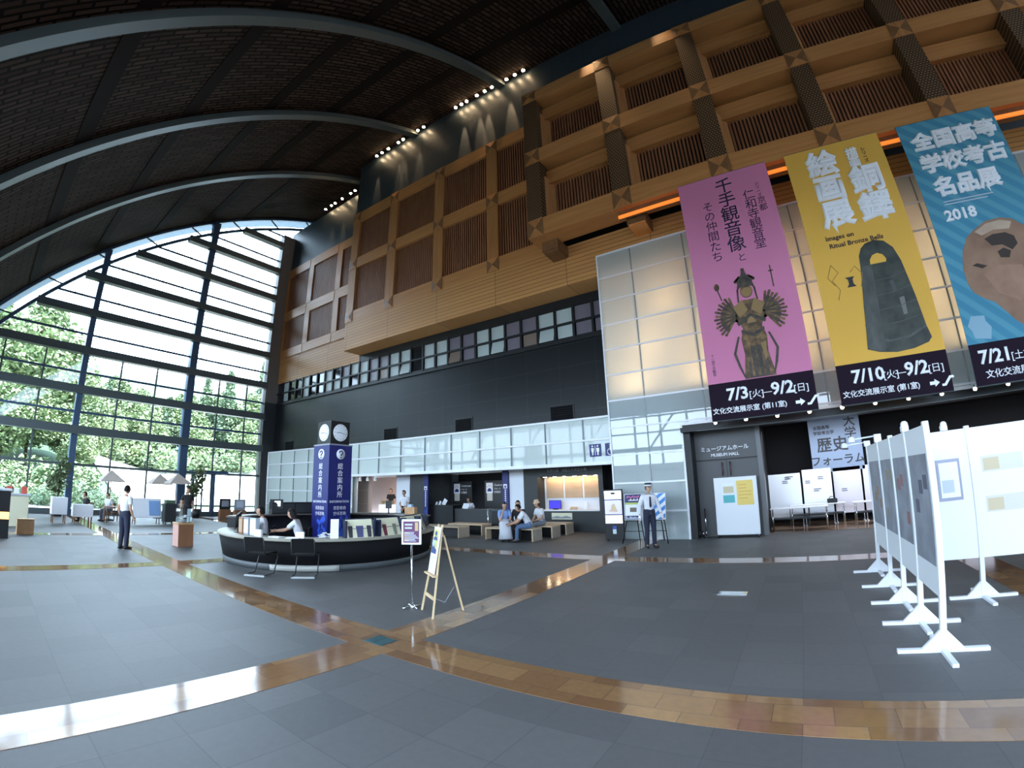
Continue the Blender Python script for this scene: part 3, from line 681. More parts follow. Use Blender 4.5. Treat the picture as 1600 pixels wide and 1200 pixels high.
# ------------------------------------------------------------------ banners
def figure_art(p):                                                    # generic standing bronze figure with two fans of arms
    b = MB(); y0, y1 = -0.012, -0.004
    robe = [(-0.42, 4.30 - 3.33 + 0.05), (-0.36, 2.6), (-0.47, 3.3), (-0.5, 3.75), (-0.3, 4.1), (0.3, 4.1), (0.5, 3.75), (0.47, 3.3), (0.36, 2.6), (0.5, 1.02)]
    robe = [(-0.46, 1.04), (-0.36, 1.9), (-0.40, 2.5), (-0.30, 2.9), (-0.46, 3.35), (-0.5, 3.75), (-0.2, 3.95), (0.2, 3.95), (0.5, 3.75), (0.46, 3.35), (0.30, 2.9), (0.40, 2.5), (0.36, 1.9), (0.5, 1.04)]
    b.plate(robe, y0, y1, 0)
    b.plate([(-0.3, 1.04), (-0.26, 2.2), (0.26, 2.2), (0.32, 1.04)], y0 - 0.004, y0, 1)
    for q in (-0.18, 0.0, 0.18): b.plate([(q - 0.03, 1.1), (q - 0.015, 2.3), (q + 0.015, 2.3), (q + 0.05, 1.1)], y0 - 0.006, y0, 0)
    b.plate([(-0.42, 3.0), (0.0, 3.25), (0.42, 3.0), (0.46, 3.12), (0.0, 3.42), (-0.46, 3.12)], y0 - 0.008, y0, 1)
    b.plate([(-0.36, 2.72), (0.0, 2.52), (0.36, 2.72), (0.36, 2.84), (0, 2.66), (-0.36, 2.84)], y0 - 0.008, y0, 1)
    for s in (-1, 1):
        for i in range(13):                                           # fan of arms
            a = math.radians(-50 + 10.5 * i); L = 0.80 + 0.06 * (i % 2); x0, z0 = s * 0.42, 3.40
            x1, z1 = s * (0.42 + L * math.cos(a) * 0.82), 3.35 + L * math.sin(a) * 0.98
            nx, nz = -(z1 - z0), (x1 - x0); ln = math.hypot(nx, nz); nx, nz = nx / ln * 0.042, nz / ln * 0.042
            b.plate([(x0 - nx * 0.6, z0 - nz * 0.6), (x1 - nx, z1 - nz), (x1 + nx, z1 + nz), (x0 + nx * 0.6, z0 + nz * 0.6)], y0 - 0.003 * (i % 3), y0 + 0.004, 1 if i % 2 else 0)
            b.plate([(x1 + 0.05 * math.cos(t), z1 + 0.05 * math.sin(t)) for t in [2 * PI * q / 7 for q in range(7)]], y0 - 0.008, y0, 0)
        b.plate([(s * 0.44, 2.6), (s * 0.62, 2.0), (s * 0.52, 1.5), (s * 0.42, 1.1), (s * 0.47, 1.1), (s * 0.60, 1.5), (s * 0.70, 2.0), (s * 0.50, 2.62)], y0 - 0.002, y0 + 0.004, 1)
    for s in (-1, 1):
        b.plate([(s * 0.36, 3.70)] + [(s * (0.42 + 0.60 * math.cos(a) * 0.9), 3.35 + 0.66 * math.sin(a)) for a in [math.radians(-48 + 12 * i) for i in range(11)]] + [(s * 0.30, 3.05)], y0 + 0.003, y0 + 0.006, 1)
        b.plate([(s * 0.50, 3.72), (s * 0.20, 3.98), (s * 0.05, 3.55), (s * 0.34, 3.30)], y0 - 0.004, y0, 2)
        for q in range(5): b.plate([(s * 0.30 + 0.03 * math.cos(t) * 1.6 - s * 0.06 * q * 0.6, 4.72 + 0.07 * q * 0.5 + 0.06 * math.sin(t)) for t in [2 * PI * i / 8 for i in range(8)]], y0 - 0.0125, y0, 0 if q % 2 else 1)
    b.plate([(-0.15, 3.05), (0.15, 3.05), (0.10, 3.2), (0.0, 3.3), (-0.10, 3.2)], y0 - 0.012, y0, 2)
    for s in (-1, 1): b.plate([(s * 0.18, 2.25), (s * 0.34, 2.3), (s * 0.32, 1.75), (s * 0.24, 1.6)], y0 - 0.007, y0, 2 if s > 0 else 0)
    b.plate([(0.20 * math.cos(t), 4.28 + 0.26 * math.sin(t)) for t in [2 * PI * q / 16 for q in range(16)]], y0 - 0.006, y0, 0)
    b.plate([(0.17 * math.cos(t), 4.24 + 0.19 * math.sin(t)) for t in [2 * PI * q / 14 for q in range(14)]], y0 - 0.009, y0, 2)
    b.plate([(-0.29, 4.35), (-0.24, 4.62), (-0.3, 4.8), (-0.12, 4.86), (-0.05, 5.05), (0.05, 5.05), (0.12, 4.86), (0.3, 4.8), (0.24, 4.62), (0.29, 4.35), (0.18, 4.46), (-0.18, 4.46)], y0 - 0.010, y0, 1)
    b.plate([(-0.07, 5.0), (0.07, 5.0), (0.05, 5.2), (-0.05, 5.2)], y0 - 0.011, y0, 1)
    for s in (-1, 1): b.plate([(s * 0.24, 4.4), (s * 0.3, 4.4), (s * 0.33, 3.9), (s * 0.28, 3.9)], y0 - 0.01, y0, 1)
    b.plate([(0.86, 4.25), (0.9, 4.25), (0.9, 5.1), (0.86, 5.1)], y0, y1, 1); b.plate([(0.80, 4.86), (0.96, 4.86), (0.96, 4.9), (0.80, 4.9)], y0, y1, 1)
    b.plate([(-0.84, 4.1), (-0.80, 4.1), (-0.90, 4.6), (-0.94, 4.6)], y0, y1, 1)
    b.plate([(-0.92 + 0.09 * math.cos(t), 4.66 + 0.15 * math.sin(t)) for t in [2 * PI * q / 10 for q in range(10)]], y0 - 0.002, y1, 0)
    b.v = [(x * 0.86 + 0.03, y, 1.04 + (z - 1.04) * 0.765) for x, y, z in b.v]
    b.build('figure_picture', [M['bronze'], M['bronzed'], mat('face_print', (0.25, 0.15, 0.055), 0.6)], p)


def banner(name, label, x0, m):
    t = thing(name, label, 'banner', (x0 + 1.375, 13.0, 3.33), 0)
    b = MB(); b.box(-1.375, 1.375, 0, 0.02, 0.0, 7.5); b.build('cloth', m, t)
    b = MB(); b.box(-1.375, 1.375, -0.004, 0.0, 0.0, 1.02); b.build('footer', M['foot'], t)
    for z in (7.5, 0.0): MB().tube([(-1.375, 0.03, z), (1.375, 0.03, z)], 0.03).build('hanging_rod', M['steelg'], t)
    for s in (-1, 1): MB().tube([(s * 1.2, 0.03, 7.5), (s * 1.2, 0.25, 7.60)], 0.012, 6).build('hanging_wire', M['steelg'], t)
    return t


def arrow(p, x, z, s):
    b = MB(); b.plate([(x - 0.15 * s, z + 0.05 * s), (x, z + 0.05 * s), (x, z + 0.12 * s), (x + 0.15 * s, z), (x, z - 0.12 * s), (x, z - 0.05 * s), (x - 0.15 * s, z - 0.05 * s)], -0.012, -0.004)
    x += 0.36 * s
    b.plate([(x - 0.15 * s, z - 0.13 * s), (x - 0.03 * s, z - 0.13 * s), (x + 0.15 * s, z + 0.09 * s), (x + 0.24 * s, z + 0.09 * s), (x + 0.24 * s, z + 0.16 * s), (x + 0.11 * s, z + 0.16 * s), (x - 0.07 * s, z - 0.06 * s), (x - 0.15 * s, z - 0.06 * s)], -0.012, -0.004)
    b.build('direction_symbol', M['letter'], p)


bn = banner('hanging_banner', 'tall pink banner with bronze many-armed figure and dark dated footer', -1.92, M['pink'])
text('千手観音像', 0.54, (0.02, -0.006, 6.02), M['navyd'], bn, vertical=True, bold=0.004, line=0.94)
text('と', 0.28, (0.10, -0.006, 4.56), M['navyd'], bn)
text('その仲間たち', 0.35, (-0.58, -0.006, 5.60), M['navyd'], bn, vertical=True, line=0.98)
text('仁和寺観音堂', 0.36, (0.68, -0.006, 5.68), M['navyd'], bn, vertical=True, line=0.92)
text('シリーズ', 0.14, (0.98, -0.006, 6.62), M['navyd'], bn, vertical=True)
text('京都', 0.25, (1.0, -0.006, 6.1), M['navyd'], bn, vertical=True)
text('十一面千手観音', 0.10, (-1.16, -0.006, 1.55), M['navyd'], bn, vertical=True, line=0.9)
figure_art(bn)
text('7/3', 0.46, (-0.62, -0.008, 0.66), M['letter'], bn, bold=0.014); text('[火]', 0.24, (-0.13, -0.008, 0.60), M['letter'], bn); text('—', 0.26, (0.14, -0.008, 0.62), M['letter'], bn)
text('9/2', 0.46, (0.55, -0.008, 0.66), M['letter'], bn, bold=0.014); text('[日]', 0.24, (1.02, -0.008, 0.60), M['letter'], bn)
text('文化交流展示室 (第11室)', 0.178, (-0.36, -0.008, 0.24), M['letter'], bn, bold=0.003)
arrow(bn, 0.95, 0.24, 0.8)

bn = banner('hanging_banner', 'tall yellow banner with a dark bronze bell and dated footer', 1.40, M['yellow'])
text('絵画展', 0.86, (-0.40, -0.006, 6.02), M['letter'], bn, vertical=True, bold=0.045, line=0.98)
text('銅鐸', 0.90, (0.66, -0.006, 5.60), M['letter'], bn, vertical=True, bold=0.045, line=1.0)
text('描画', 0.34, (0.50, -0.006, 6.85), M['letter'], bn, vertical=True, bold=0.016, line=0.95)
text('シリーズ', 0.13, (0.84, -0.006, 6.85), M['ink'], bn, vertical=True, bold=0.003)
text('Images on', 0.19, (-0.52, -0.006, 4.52), M['ink'], bn, bold=0.004); text('Ritual Bronze Bells', 0.19, (-0.13, -0.006, 4.28), M['ink'], bn, bold=0.004)
b = MB()
HOLE = [(0.06, 3.55), (0.08, 3.68), (0.17, 3.8), (0.31, 3.84), (0.44, 3.77), (0.5, 3.64), (0.48, 3.55)]
b.plate([(-0.5, 1.32), (-0.37, 2.44), (-0.2, 3.55), (0.06, 3.55), (0.48, 3.55), (0.86, 3.5), (0.88, 3.3), (0.97, 2.53), (1.05, 1.7), (1.12, 1.38), (1.02, 1.27), (0.65, 1.17), (0.21, 1.14), (-0.22, 1.21)], -0.010, -0.004, 0)
b.plate([(-0.2, 3.55), (-0.17, 3.85), (-0.07, 4.05), (0.07, 4.17), (0.32, 4.22), (0.56, 4.14), (0.75, 3.91), (0.86, 3.5), (0.48, 3.55), (0.5, 3.64), (0.44, 3.77), (0.31, 3.84), (0.17, 3.8), (0.08, 3.68), (0.06, 3.55)], -0.011, -0.004, 0)
b.plate([(-0.49, 1.34), (-0.36, 2.44), (-0.185, 3.54), (0.09, 3.54), (0.01, 2.45), (-0.06, 1.22), (-0.22, 1.23)], -0.014, -0.008, 1)
b.plate([(0.56, 2.52), (0.69, 2.54), (0.67, 2.07), (0.57, 2.06)], -0.014, -0.008, 2); b.plate([(0.42, 3.0), (0.52, 3.02), (0.56, 2.72), (0.46, 2.70)], -0.014, -0.008, 1)
b.plate([(-0.47, 1.62), (0.1, 1.48), (0.6, 1.52), (1.05, 1.72), (1.055, 1.66), (0.6, 1.46), (0.1, 1.42), (-0.475, 1.55)], -0.0145, -0.008, 1)
for zq in (1.95, 2.35, 2.75, 3.15): b.plate([(-0.44 + 0.15 * (zq - 1.95), zq), (0.0, zq - 0.06), (0.5, zq - 0.04), (1.0 - 0.1 * (zq - 1.95), zq + 0.06), (1.0 - 0.1 * (zq - 1.95), zq + 0.04), (0.5, zq - 0.06), (0.0, zq - 0.08), (-0.44 + 0.15 * (zq - 1.95), zq - 0.02)], -0.0145, -0.008, 1)
b.build('bell_picture', [M['bell'], M['belll'], mat('bell_highlight_print', (0.16, 0.16, 0.15), 0.6)], bn)
b = MB()
for pts in ([(-0.95, 3.75), (-0.8, 3.5), (-1.0, 3.3), (-0.85, 3.0), (-0.95, 2.75)], [(-0.95, 3.75), (-1.1, 3.4), (-0.95, 3.15)], [(-0.5, 3.45), (-0.35, 3.6), (-0.2, 3.35), (-0.3, 3.0)]): b.tube([(x, -0.006, z) for x, z in pts], 0.012, 5)
b.build('line_drawing', M['outline'], bn)
b = MB(); b.plate([(-0.66, 3.32), (-0.42, 3.32), (-0.48, 3.25), (-0.48, 3.12), (-0.42, 3.04), (-0.66, 3.04), (-0.6, 3.12), (-0.6, 3.25)], -0.010, -0.004); b.build('small_mark', M['ink'], bn)
text('7/10', 0.46, (-0.62, -0.008, 0.66), M['letter'], bn, bold=0.014); text('[火]', 0.24, (-0.06, -0.008, 0.60), M['letter'], bn); text('—', 0.26, (0.18, -0.008, 0.62), M['letter'], bn)
text('9/2', 0.46, (0.58, -0.008, 0.66), M['letter'], bn, bold=0.014); text('[日]', 0.24, (1.05, -0.008, 0.60), M['letter'], bn)
text('文化交流展示室 (第1室)', 0.182, (-0.36, -0.008, 0.24), M['letter'], bn, bold=0.003)
arrow(bn, 0.95, 0.24, 0.8)

bn = banner('hanging_banner', 'tall teal banner with a brown clay object, rightmost banner', 4.71, M['teal'])
text('全国高等', 0.60, (0.08, -0.006, 6.80), M['letter'], bn, bold=0.034)
text('学校考古', 0.60, (0.08, -0.006, 6.05), M['letter'], bn, bold=0.034)
text('名品展', 0.60, (-0.10, -0.006, 5.30), M['letter'], bn, bold=0.034)
text('2018', 0.42, (-0.58, -0.006, 4.45), M['letter'], bn, bold=0.02)
b = MB(); scribble(b, -0.9, 0.6, 4.75, 4.92, -0.004, 2, 0, 0.35, 3); b.build('small_print', M['pale'], bn)
b = MB()
def blob(pts, y, mi): b.plate(pts, y, -0.002, mi)
blob([(-0.65, 3.76), (-0.42, 3.93), (-0.05, 4.12), (0.34, 4.15), (0.65, 4.06), (0.91, 3.81), (1.12, 3.4), (1.22, 2.8), (1.25, 1.6), (1.0, 1.16), (0.6, 1.08), (0.11, 1.3), (-0.06, 1.46), (-0.28, 1.77), (-0.45, 1.99), (-0.65, 2.09), (-0.9, 2.31), (-0.98, 2.56), (-0.98, 2.97), (-0.86, 3.41)], -0.008, 0)
blob([(-0.21, 3.64), (0.02, 3.73), (0.36, 3.72), (0.55, 3.59), (0.58, 3.37), (0.4, 3.23), (0.19, 3.41), (-0.08, 3.43)], -0.012, 1)
blob([(0.01, 3.25), (0.19, 3.32), (0.35, 3.21), (0.26, 3.04), (0.04, 3.08)], -0.014, 1); blob([(-0.73, 3.0), (-0.6, 3.04), (-0.36, 2.93), (-0.5, 2.88)], -0.012, 1)
blob([(-0.40, 3.88), (-0.05, 4.05), (0.34, 4.08), (0.62, 3.98), (0.5, 3.80), (0.1, 3.85), (-0.25, 3.75)], -0.011, 2); blob([(-0.5, 2.7), (-0.1, 2.9), (0.5, 2.8), (0.7, 2.2), (0.2, 1.9), (-0.3, 2.2)], -0.0105, 3)
b.build('clay_picture', [M['clay'], M['clayd'], M['clayl'], noisy('clay_mid_print', (0.26, 0.14, 0.09), (0.36, 0.21, 0.14), (2.2, 2.2, 2.2), 0.7)], bn)
b = MB(); b.plate([(-1.13, 1.72), (-0.8, 1.69), (-0.8, 1.55), (-0.69, 1.38), (-0.77, 1.09), (-1.16, 1.16), (-1.19, 1.35), (-1.27, 1.48)], -0.008, -0.003); b.build('emblem', mat('emblem_print', (0.24, 0.40, 0.50), 0.7), bn)
text('7/21', 0.46, (-0.78, -0.008, 0.66), M['letter'], bn, bold=0.014); text('[土]', 0.24, (-0.2, -0.008, 0.60), M['letter'], bn); text('—', 0.26, (0.08, -0.008, 0.62), M['letter'], bn)
text('文化交流展示室', 0.215, (-0.35, -0.008, 0.24), M['letter'], bn, bold=0.003)

# banner inside the hall
t = thing('hall_banner', 'pale blue hanging banner with black brush lettering inside the hall', 'banner', (1.52, 17.6, 1.7))
b = MB(); b.box(-0.85, 0.85, 0, 0.02, 0, 1.9); b.build('cloth', mat('pale_blue_cloth', (0.20, 0.26, 0.36), 0.7), t)
text('歴史', 0.52, (-0.12, -0.004, 0.88), M['ink'], t, bold=0.01); text('フォーラム', 0.36, (0.0, -0.004, 0.36), M['ink'], t, bold=0.006)
text('大学', 0.40, (0.52, -0.004, 1.42), M['ink'], t, vertical=True, bold=0.006); text('全国高等', 0.14, (-0.42, -0.004, 1.50), M['ink'], t, bold=0.003); text('学校考古学', 0.14, (-0.36, -0.004, 1.32), M['ink'], t, bold=0.003)
# exhibition boards in the hall
hb = [(-0.95, 17.35, 1.18, 1.76, 'w'), (0.26, 17.35, 0.98, 1.84, 'w'), (1.28, 17.6, 0.95, 1.82, 'p'), (2.26, 17.6, 0.95, 1.82, 'p'), (3.25, 17.6, 0.95, 1.82, 'p'), (4.25, 17.6, 0.95, 1.82, 'p'), (5.25, 17.6, 0.95, 1.82, 'p')]
for i, (x, y, w, h, kd) in enumerate(hb):
    t = thing('exhibition_board', '%s exhibition board from the left inside the hall, %s' % (ORD[i], 'white with small pictures' if kd == 'w' else 'pale pink-white'), 'display board', (x, y, 0), 0, 'boards inside the hall')
    MB().bbox(0.02, w - 0.02, 0, 0.04, 0.30, h, 0.008).build('board', M['whitew'] if kd == 'w' else mat('pink_white_board', (0.66, 0.62, 0.68), 0.5), t)
    for q in (0.03, w - 0.03): b = MB(); b.tube([(q, 0.02, 0), (q, 0.02, h)], 0.015, 6); b.box(q - 0.02, q + 0.02, -0.2, 0.25, 0, 0.03); b.build('post', M['alu'], t)
    r = random.Random(i + 5)
    for q in range(3 if i < 2 else 1): 
        px_, pz_ = 0.1 + r.random() * (w - 0.45), 0.9 + r.random() * 0.7; b = MB(); scribble(b, px_, px_ + 0.26, pz_, pz_ + 0.12, -0.003, 2, 0, 0.6, q); b.build('picture', mat('dim_print', (0.16, 0.17, 0.22), 0.6), t)
for i, (x, y) in enumerate(((-0.8, 15.75), (-0.2, 16.7), (1.75, 16.3))):
    t = thing('folding_table', ['white folding table nearest the hall entrance', 'white folding table against the hall boards', 'white folding table at the right in the hall'][i], 'table', (x, y, 0))
    w = 1.75
    MB().bbox(0, w, 0, 0.55, 0.68, 0.71, 0.006).build('tabletop', M['white'], t)
    for q in (0.06, w - 0.06):
        for yy in (0.05, 0.5): MB().tube([(q, yy, 0), (q, yy, 0.68)], 0.014, 6).build('leg', M['chrome'], t)
    MB().box(0.05, w - 0.05, 0.06, 0.5, 0.36, 0.40).build('shelf', M['black'], t)
    b = MB(); 
    for q in (0.6, 1.15): b.box(q - 0.012, q + 0.012, 0.03, 0.06, 0.1, 0.68)
    b.build('brace', M['black'], t)
t = thing('camera_bag', 'small black bag on the table against the hall boards', 'bag', (1.15, 16.95, 0.71)); MB().bbox(-0.16, 0.16, -0.1, 0.1, 0, 0.14, 0.03).build('body', M['black'], t); MB().tube([(-0.1, 0, 0.14), (-0.05, 0, 0.2), (0.05, 0, 0.2), (0.1, 0, 0.14)], 0.012, 6).build('handle', M['black'], t)

# whiteboard, bollard
t = thing('whiteboard', 'white rolling notice board with two posters before the grey hall doors', 'notice board', (-2.30, 14.72, 0))
MB().bbox(0, 1.22, -0.02, 0.02, 0.10, 1.77, 0.01).build('panel', M['white'], t)
b = MB(); b.box(-0.02, 0.0, -0.025, 0.025, 0.08, 1.79); b.box(1.22, 1.24, -0.025, 0.025, 0.08, 1.79); b.box(-0.02, 1.24, -0.025, 0.025, 1.77, 1.79); b.box(-0.02, 1.24, -0.025, 0.025, 0.08, 0.10); b.build('frame', M['alu'], t)
for q in (0.02, 1.20):
    f_ = MB(); f_.box(q - 0.02, q + 0.02, -0.25, 0.25, 0.05, 0.08); f_ = f_.build('foot', M['black'], t); c_ = MB(); 
    for yy in (-0.22, 0.22): c_.lathe([(0, -0.02), (0.028, -0.015), (0.028, 0.015), (0, 0.02)], (q, yy, 0.028), n=10)
    c_.build('caster', M['black'], f_)
b = MB(); b.box(0.22, 0.58, -0.026, -0.02, 1.02, 1.62); b.box(0.23, 0.57, -0.029, -0.026, 1.03, 1.26, 1); b.box(0.25, 0.55, -0.029, -0.026, 1.32, 1.52, 2); b.build('poster', [M['paper'], mat('poster_teal', (0.10, 0.45, 0.47), 0.6), mat('poster_sand', (0.62, 0.55, 0.36), 0.6)], t, 'white and teal poster')
b = MB(); b.box(0.64, 1.12, -0.026, -0.02, 0.95, 1.68); scribble(b, 0.70, 1.08, 1.1, 1.6, -0.026, 5, 1, 0.3, 2); b.build('poster', [mat('poster_yellow', (0.80, 0.60, 0.16), 0.6), mat('poster_orange', (0.72, 0.42, 0.10), 0.6)], t, 'yellow poster')
t = thing('bollard', 'slim silver post beside the grey hall doors', 'post', (-2.67, 14.80, 0)); MB().tube([(0, 0, 0.02), (0, 0, 0.88)], 0.022, 10).build('post', M['chrome'], t); MB().lathe([(0, 0.02), (0.1, 0.015), (0.11, 0)], n=16).build('base', M['chrome'], t)
t = thing('bollard', 'short silver post left of the slim post by the hall doors', 'post', (-2.8, 15.0, 0)); MB().tube([(0, 0, 0.0), (0, 0, 0.18)], 0.03, 10).build('post', M['chrome'], t)

# ------------------------------------------------------------------ information pillar
t = thing('information_pillar', 'square navy information pillar with clocks on top rising from the round desk', 'pillar', (-12.08, 8.25, 0))
wp = 0.85
MB().box(-wp, 0, 0, wp, 0.0, 3.15).build('shaft', M['navy'], t)
MB().box(-wp - 0.01, 0.01, -0.01, wp + 0.01, 3.15, 3.19).build('ledge', mat('grey_ledge', (0.3, 0.32, 0.36), 0.4), t)
MB().bbox(-wp + 0.07, -0.07, 0.07, wp - 0.07, 3.19, 3.92, 0.01).build('clock_box', M['black'], t)
for side in (0, 1):
    rot = (PI / 2, 0, 0) if side == 0 else (PI / 2, 0, PI / 2)
    def P_(u, z, d): return (-wp / 2 + u, -d, z) if side == 0 else (d, wp / 2 + u, z)
    ck = MB(); ck.lathe([(0, 0.015), (0.255, 0.015), (0.27, 0.008), (0.27, 0)], n=28); ck = ck.build('clock_face', M['paper'], t); ck.location = P_(0, 3.56, -0.07 + 0.003); ck.rotation_euler = rot
    b = MB(); 
    for i in range(12): a = 2 * PI * i / 12; b.obox((0.21 * math.cos(a), 0.21 * math.sin(a), 0.017), (0.24 * math.cos(a), 0.24 * math.sin(a), 0.017), 0.012, 0.004)
    b.obox((0, 0, 0.02), (-0.15, -0.01, 0.02), 0.016, 0.004); b.obox((0, 0, 0.022), (0.22, -0.06, 0.022), 0.010, 0.004); h_ = b.build('clock_hands', M['ink'], ck)
    q = MB(); q.lathe([(0, 0.006), (0.16, 0.006), (0.16, 0)], n=28); q = q.build('question_disc', M['letter'], t); q.location = P_(0, 2.88, 0); q.rotation_euler = rot
    qm = MB(); qm.tube([(0.062 * math.cos(a), 0.045 + 0.052 * math.sin(a), 0.008) for a in [math.radians(190 - 23 * i) for i in range(11)]] + [(0.006, -0.022, 0.008), (0.0, -0.055, 0.008)], 0.019, 6)
    qm.lathe([(0.0, 0.012), (0.023, 0.010), (0.023, 0.0)], (0.0, -0.105, 0.006), n=12); qm = qm.build('question_mark', M['navy'], t); qm.location = P_(0, 2.88, 0); qm.rotation_euler = rot
    text('総合案内所', 0.205, P_(0, 2.06, 0.004), M['letter'], t, rot=rot, vertical=True, line=1.06)
    text('INFORMATION', 0.105, P_(0, 1.42, 0.004), M['letter'], t, rot=rot)
    text('종합\n안내', 0.12, P_(-0.11, 1.14, 0.004), M['letter'], t, rot=rot, line=1.4); text('综合\n咨询', 0.12, P_(0.13, 1.14, 0.004), M['letter'], t, rot=rot, line=1.4)
    b = MB(); r = random.Random(3 + side)
    for i in range(26):
        u, z = r.uniform(-0.1, 0.32), r.uniform(0.25, 0.95); s_ = r.uniform(0.04, 0.11); a = r.random() * 6
        pts = [(u + s_ * math.cos(a + q * 2.1), z + s_ * math.sin(a + q * 2.1) * 1.3) for q in range(3)]
        pts = [(max(-0.4, min(0.4, p[0])), p[1]) for p in pts]
        vs = [P_(p[0], p[1], 0.003 + 0.0003 * i) for p in pts]; b.add(vs, [(0, 1, 2)])
    b.build('leaf_pattern', M['navyl'], t)

# ------------------------------------------------------------------ round information desk
DX, DY = -11.1, 7.65
t = thing('information_desk', 'large round black information desk around the navy pillar', 'counter', (DX, DY, 0))
fa0, fa1 = math.radians(-135), math.radians(60)
MB().lathe([(2.76, 0.15), (2.86, 0.66), (2.80, 0.66), (2.70, 0.15)], a0=fa0, a1=fa1, n=56, close=True).build('front_panel', M['blackm'], t)
MB().lathe([(2.74, 0.0), (2.78, 0.15), (2.6, 0.15), (2.6, 0.0)], a0=fa0, a1=fa1, n=56, close=True).build('plinth', mat('grey_plinth', (0.075, 0.085, 0.09), 0.5), t)
MB().lathe([(2.785, 0.015), (2.805, 0.14), (2.77, 0.14), (2.75, 0.015)], a0=math.radians(-62), a1=math.radians(-30), n=16, close=True).build('plinth_stretch', mat('cream_plinth', (0.42, 0.42, 0.38), 0.4), t, 'paler stretch of the plinth')  # stretch of plinth front in a paler colour
MB().lathe([(2.90, 0.66), (2.90, 0.71), (2.25, 0.71), (2.25, 0.66)], a0=fa0, a1=fa1, n=56, close=True).build('countertop', mat('desk_top', (0.33, 0.31, 0.25), 0.5), t, 'pale grey countertop')
MB().lathe([(2.86, 0.0), (2.86, 0.98), (2.3, 0.98), (2.3, 0.0)], a0=fa1, a1=math.radians(225), n=50, close=True).build('back_counter', M['black'], t)
MB().lathe([(2.9, 0.98), (2.9, 1.02), (2.2, 1.02), (2.2, 0.98)], a0=fa1, a1=math.radians(225), n=50, close=True).build('back_top', mat('desk_dark_top', (0.10, 0.085, 0.075), 0.35), t)


def on_desk(a, r, z=0.71): a = math.radians(a); return (DX + r * math.cos(a), DY + r * math.sin(a), z)


for i, a in enumerate((-19.5, -2.0, 15.0, 31.0)):                      # brochure racks along the rim
    t = thing('brochure_rack', '%s sloping cream brochure rack from the left on the round desk' % ORD[i], 'brochure rack', on_desk(a, 2.55), math.radians(a + 90), 'brochure racks on the desk')
    b = MB(); b.plate([(0, 0), (0, 0), (0, 0)], 0, 0) if False else None
    b = MB(); b.add([(-0.31, -0.12, 0), (0.31, -0.12, 0), (0.31, 0.04, 0.40), (-0.31, 0.04, 0.40), (-0.31, -0.09, 0), (0.31, -0.09, 0), (0.31, 0.07, 0.40), (-0.31, 0.07, 0.40)], [(0, 1, 2, 3), (7, 6, 5, 4), (0, 4, 5, 1), (3, 2, 6, 7), (0, 3, 7, 4), (1, 5, 6, 2)])
    b.build('board', M['cream'], t)
    b = MB(); b.box(-0.345, -0.31, -0.12, 0.12, 0, 0.38); b.box(0.31, 0.345, -0.12, 0.12, 0, 0.38); b.box(-0.345, 0.345, 0.08, 0.12, 0, 0.42); b.box(-0.31, 0.31, -0.052, -0.04, 0.195, 0.205); b.build('rack_frame', mat('rack_dark_blue', (0.012, 0.018, 0.05), 0.5), t)
    for q, (u, w_, cl) in enumerate([[(-0.22, 0.10, 'ink'), (0.0, 0.17, 'navy'), (0.22, 0.10, 'ink')], [(-0.16, 0.10, 'wine'), (0.14, 0.10, 'grey')], [(-0.12, 0.09, 'teal'), (0.14, 0.09, 'ink')], [(-0.1, 0.1, 'ink'), (0.15, 0.1, 'grey')]][i]):
        col = dict(ink=(0.04, 0.035, 0.05), navy=(0.07, 0.075, 0.18), wine=(0.16, 0.03, 0.05), grey=(0.2, 0.22, 0.17), teal=(0.06, 0.11, 0.14))[cl]
        b = MB(); b.add([(u - w_ / 2 * 0.8, -0.132, 0.01), (u + w_ / 2 * 0.8, -0.132, 0.01), (u + w_ / 2, -0.04, 0.26), (u - w_ / 2, -0.04, 0.26), (u - w_ / 2 * 0.8, -0.112, 0.01), (u + w_ / 2 * 0.8, -0.112, 0.01), (u + w_ / 2, -0.02, 0.26), (u - w_ / 2, -0.02, 0.26)], [(0, 1, 2, 3), (7, 6, 5, 4), (0, 4, 5, 1), (3, 2, 6, 7), (0, 3, 7, 4), (1, 5, 6, 2)])
        b.build('leaflets', mat('leaflet_' + cl, col, 0.6), t)
t = thing('notice_stand', 'white leaning notice left of the brochure racks', 'notice', on_desk(-32, 2.6), math.radians(50)); b = MB(); b.obox((0, -0.04, 0), (0, 0.05, 0.42), 0.18, 0.015, (0, 1, 0)); b.build('card', M['paper'], t); MB().obox((0, 0.14, 0), (0, 0.05, 0.36), 0.03, 0.01, (0, 1, 0)).build('prop', M['navy'], t)
t = thing('paper_pile', 'untidy heap of leaflets on the desk left of the racks', 'papers', on_desk(-36, 2.5)); b = MB(); r = random.Random(4)
for i in range(9): a = r.random() * 3; x, y = r.uniform(-.12, .12), r.uniform(-.1, .1); b.obox((x - .08 * math.cos(a), y - .08 * math.sin(a), .01 + .012 * i), (x + .08 * math.cos(a), y + .08 * math.sin(a), .012 + .012 * i), .1, .008)
b.build('sheets', M['paper'], t)
for i, (a, rr, w_, h_, rz) in enumerate(((-62, 2.55, 0.30, 0.02, 20), (-52, 2.6, 0.30, 0.02, 40), (-72, 2.62, 0.22, 0.16, 15), (-49, 2.55, 0.2, 0.14, 40))):
    t = thing('document', ['white sheets before the left receptionist', 'white sheets before the right receptionist', 'white boxed notice before the left receptionist', 'white folder before the right receptionist'][i], 'papers', on_desk(a, rr), math.radians(rz)); MB().bbox(-w_ / 2, w_ / 2, -0.1 if h_ < 0.1 else -0.03, 0.1 if h_ < 0.1 else 0.03, 0, h_, 0.004).build('paper', M['paper'], t)
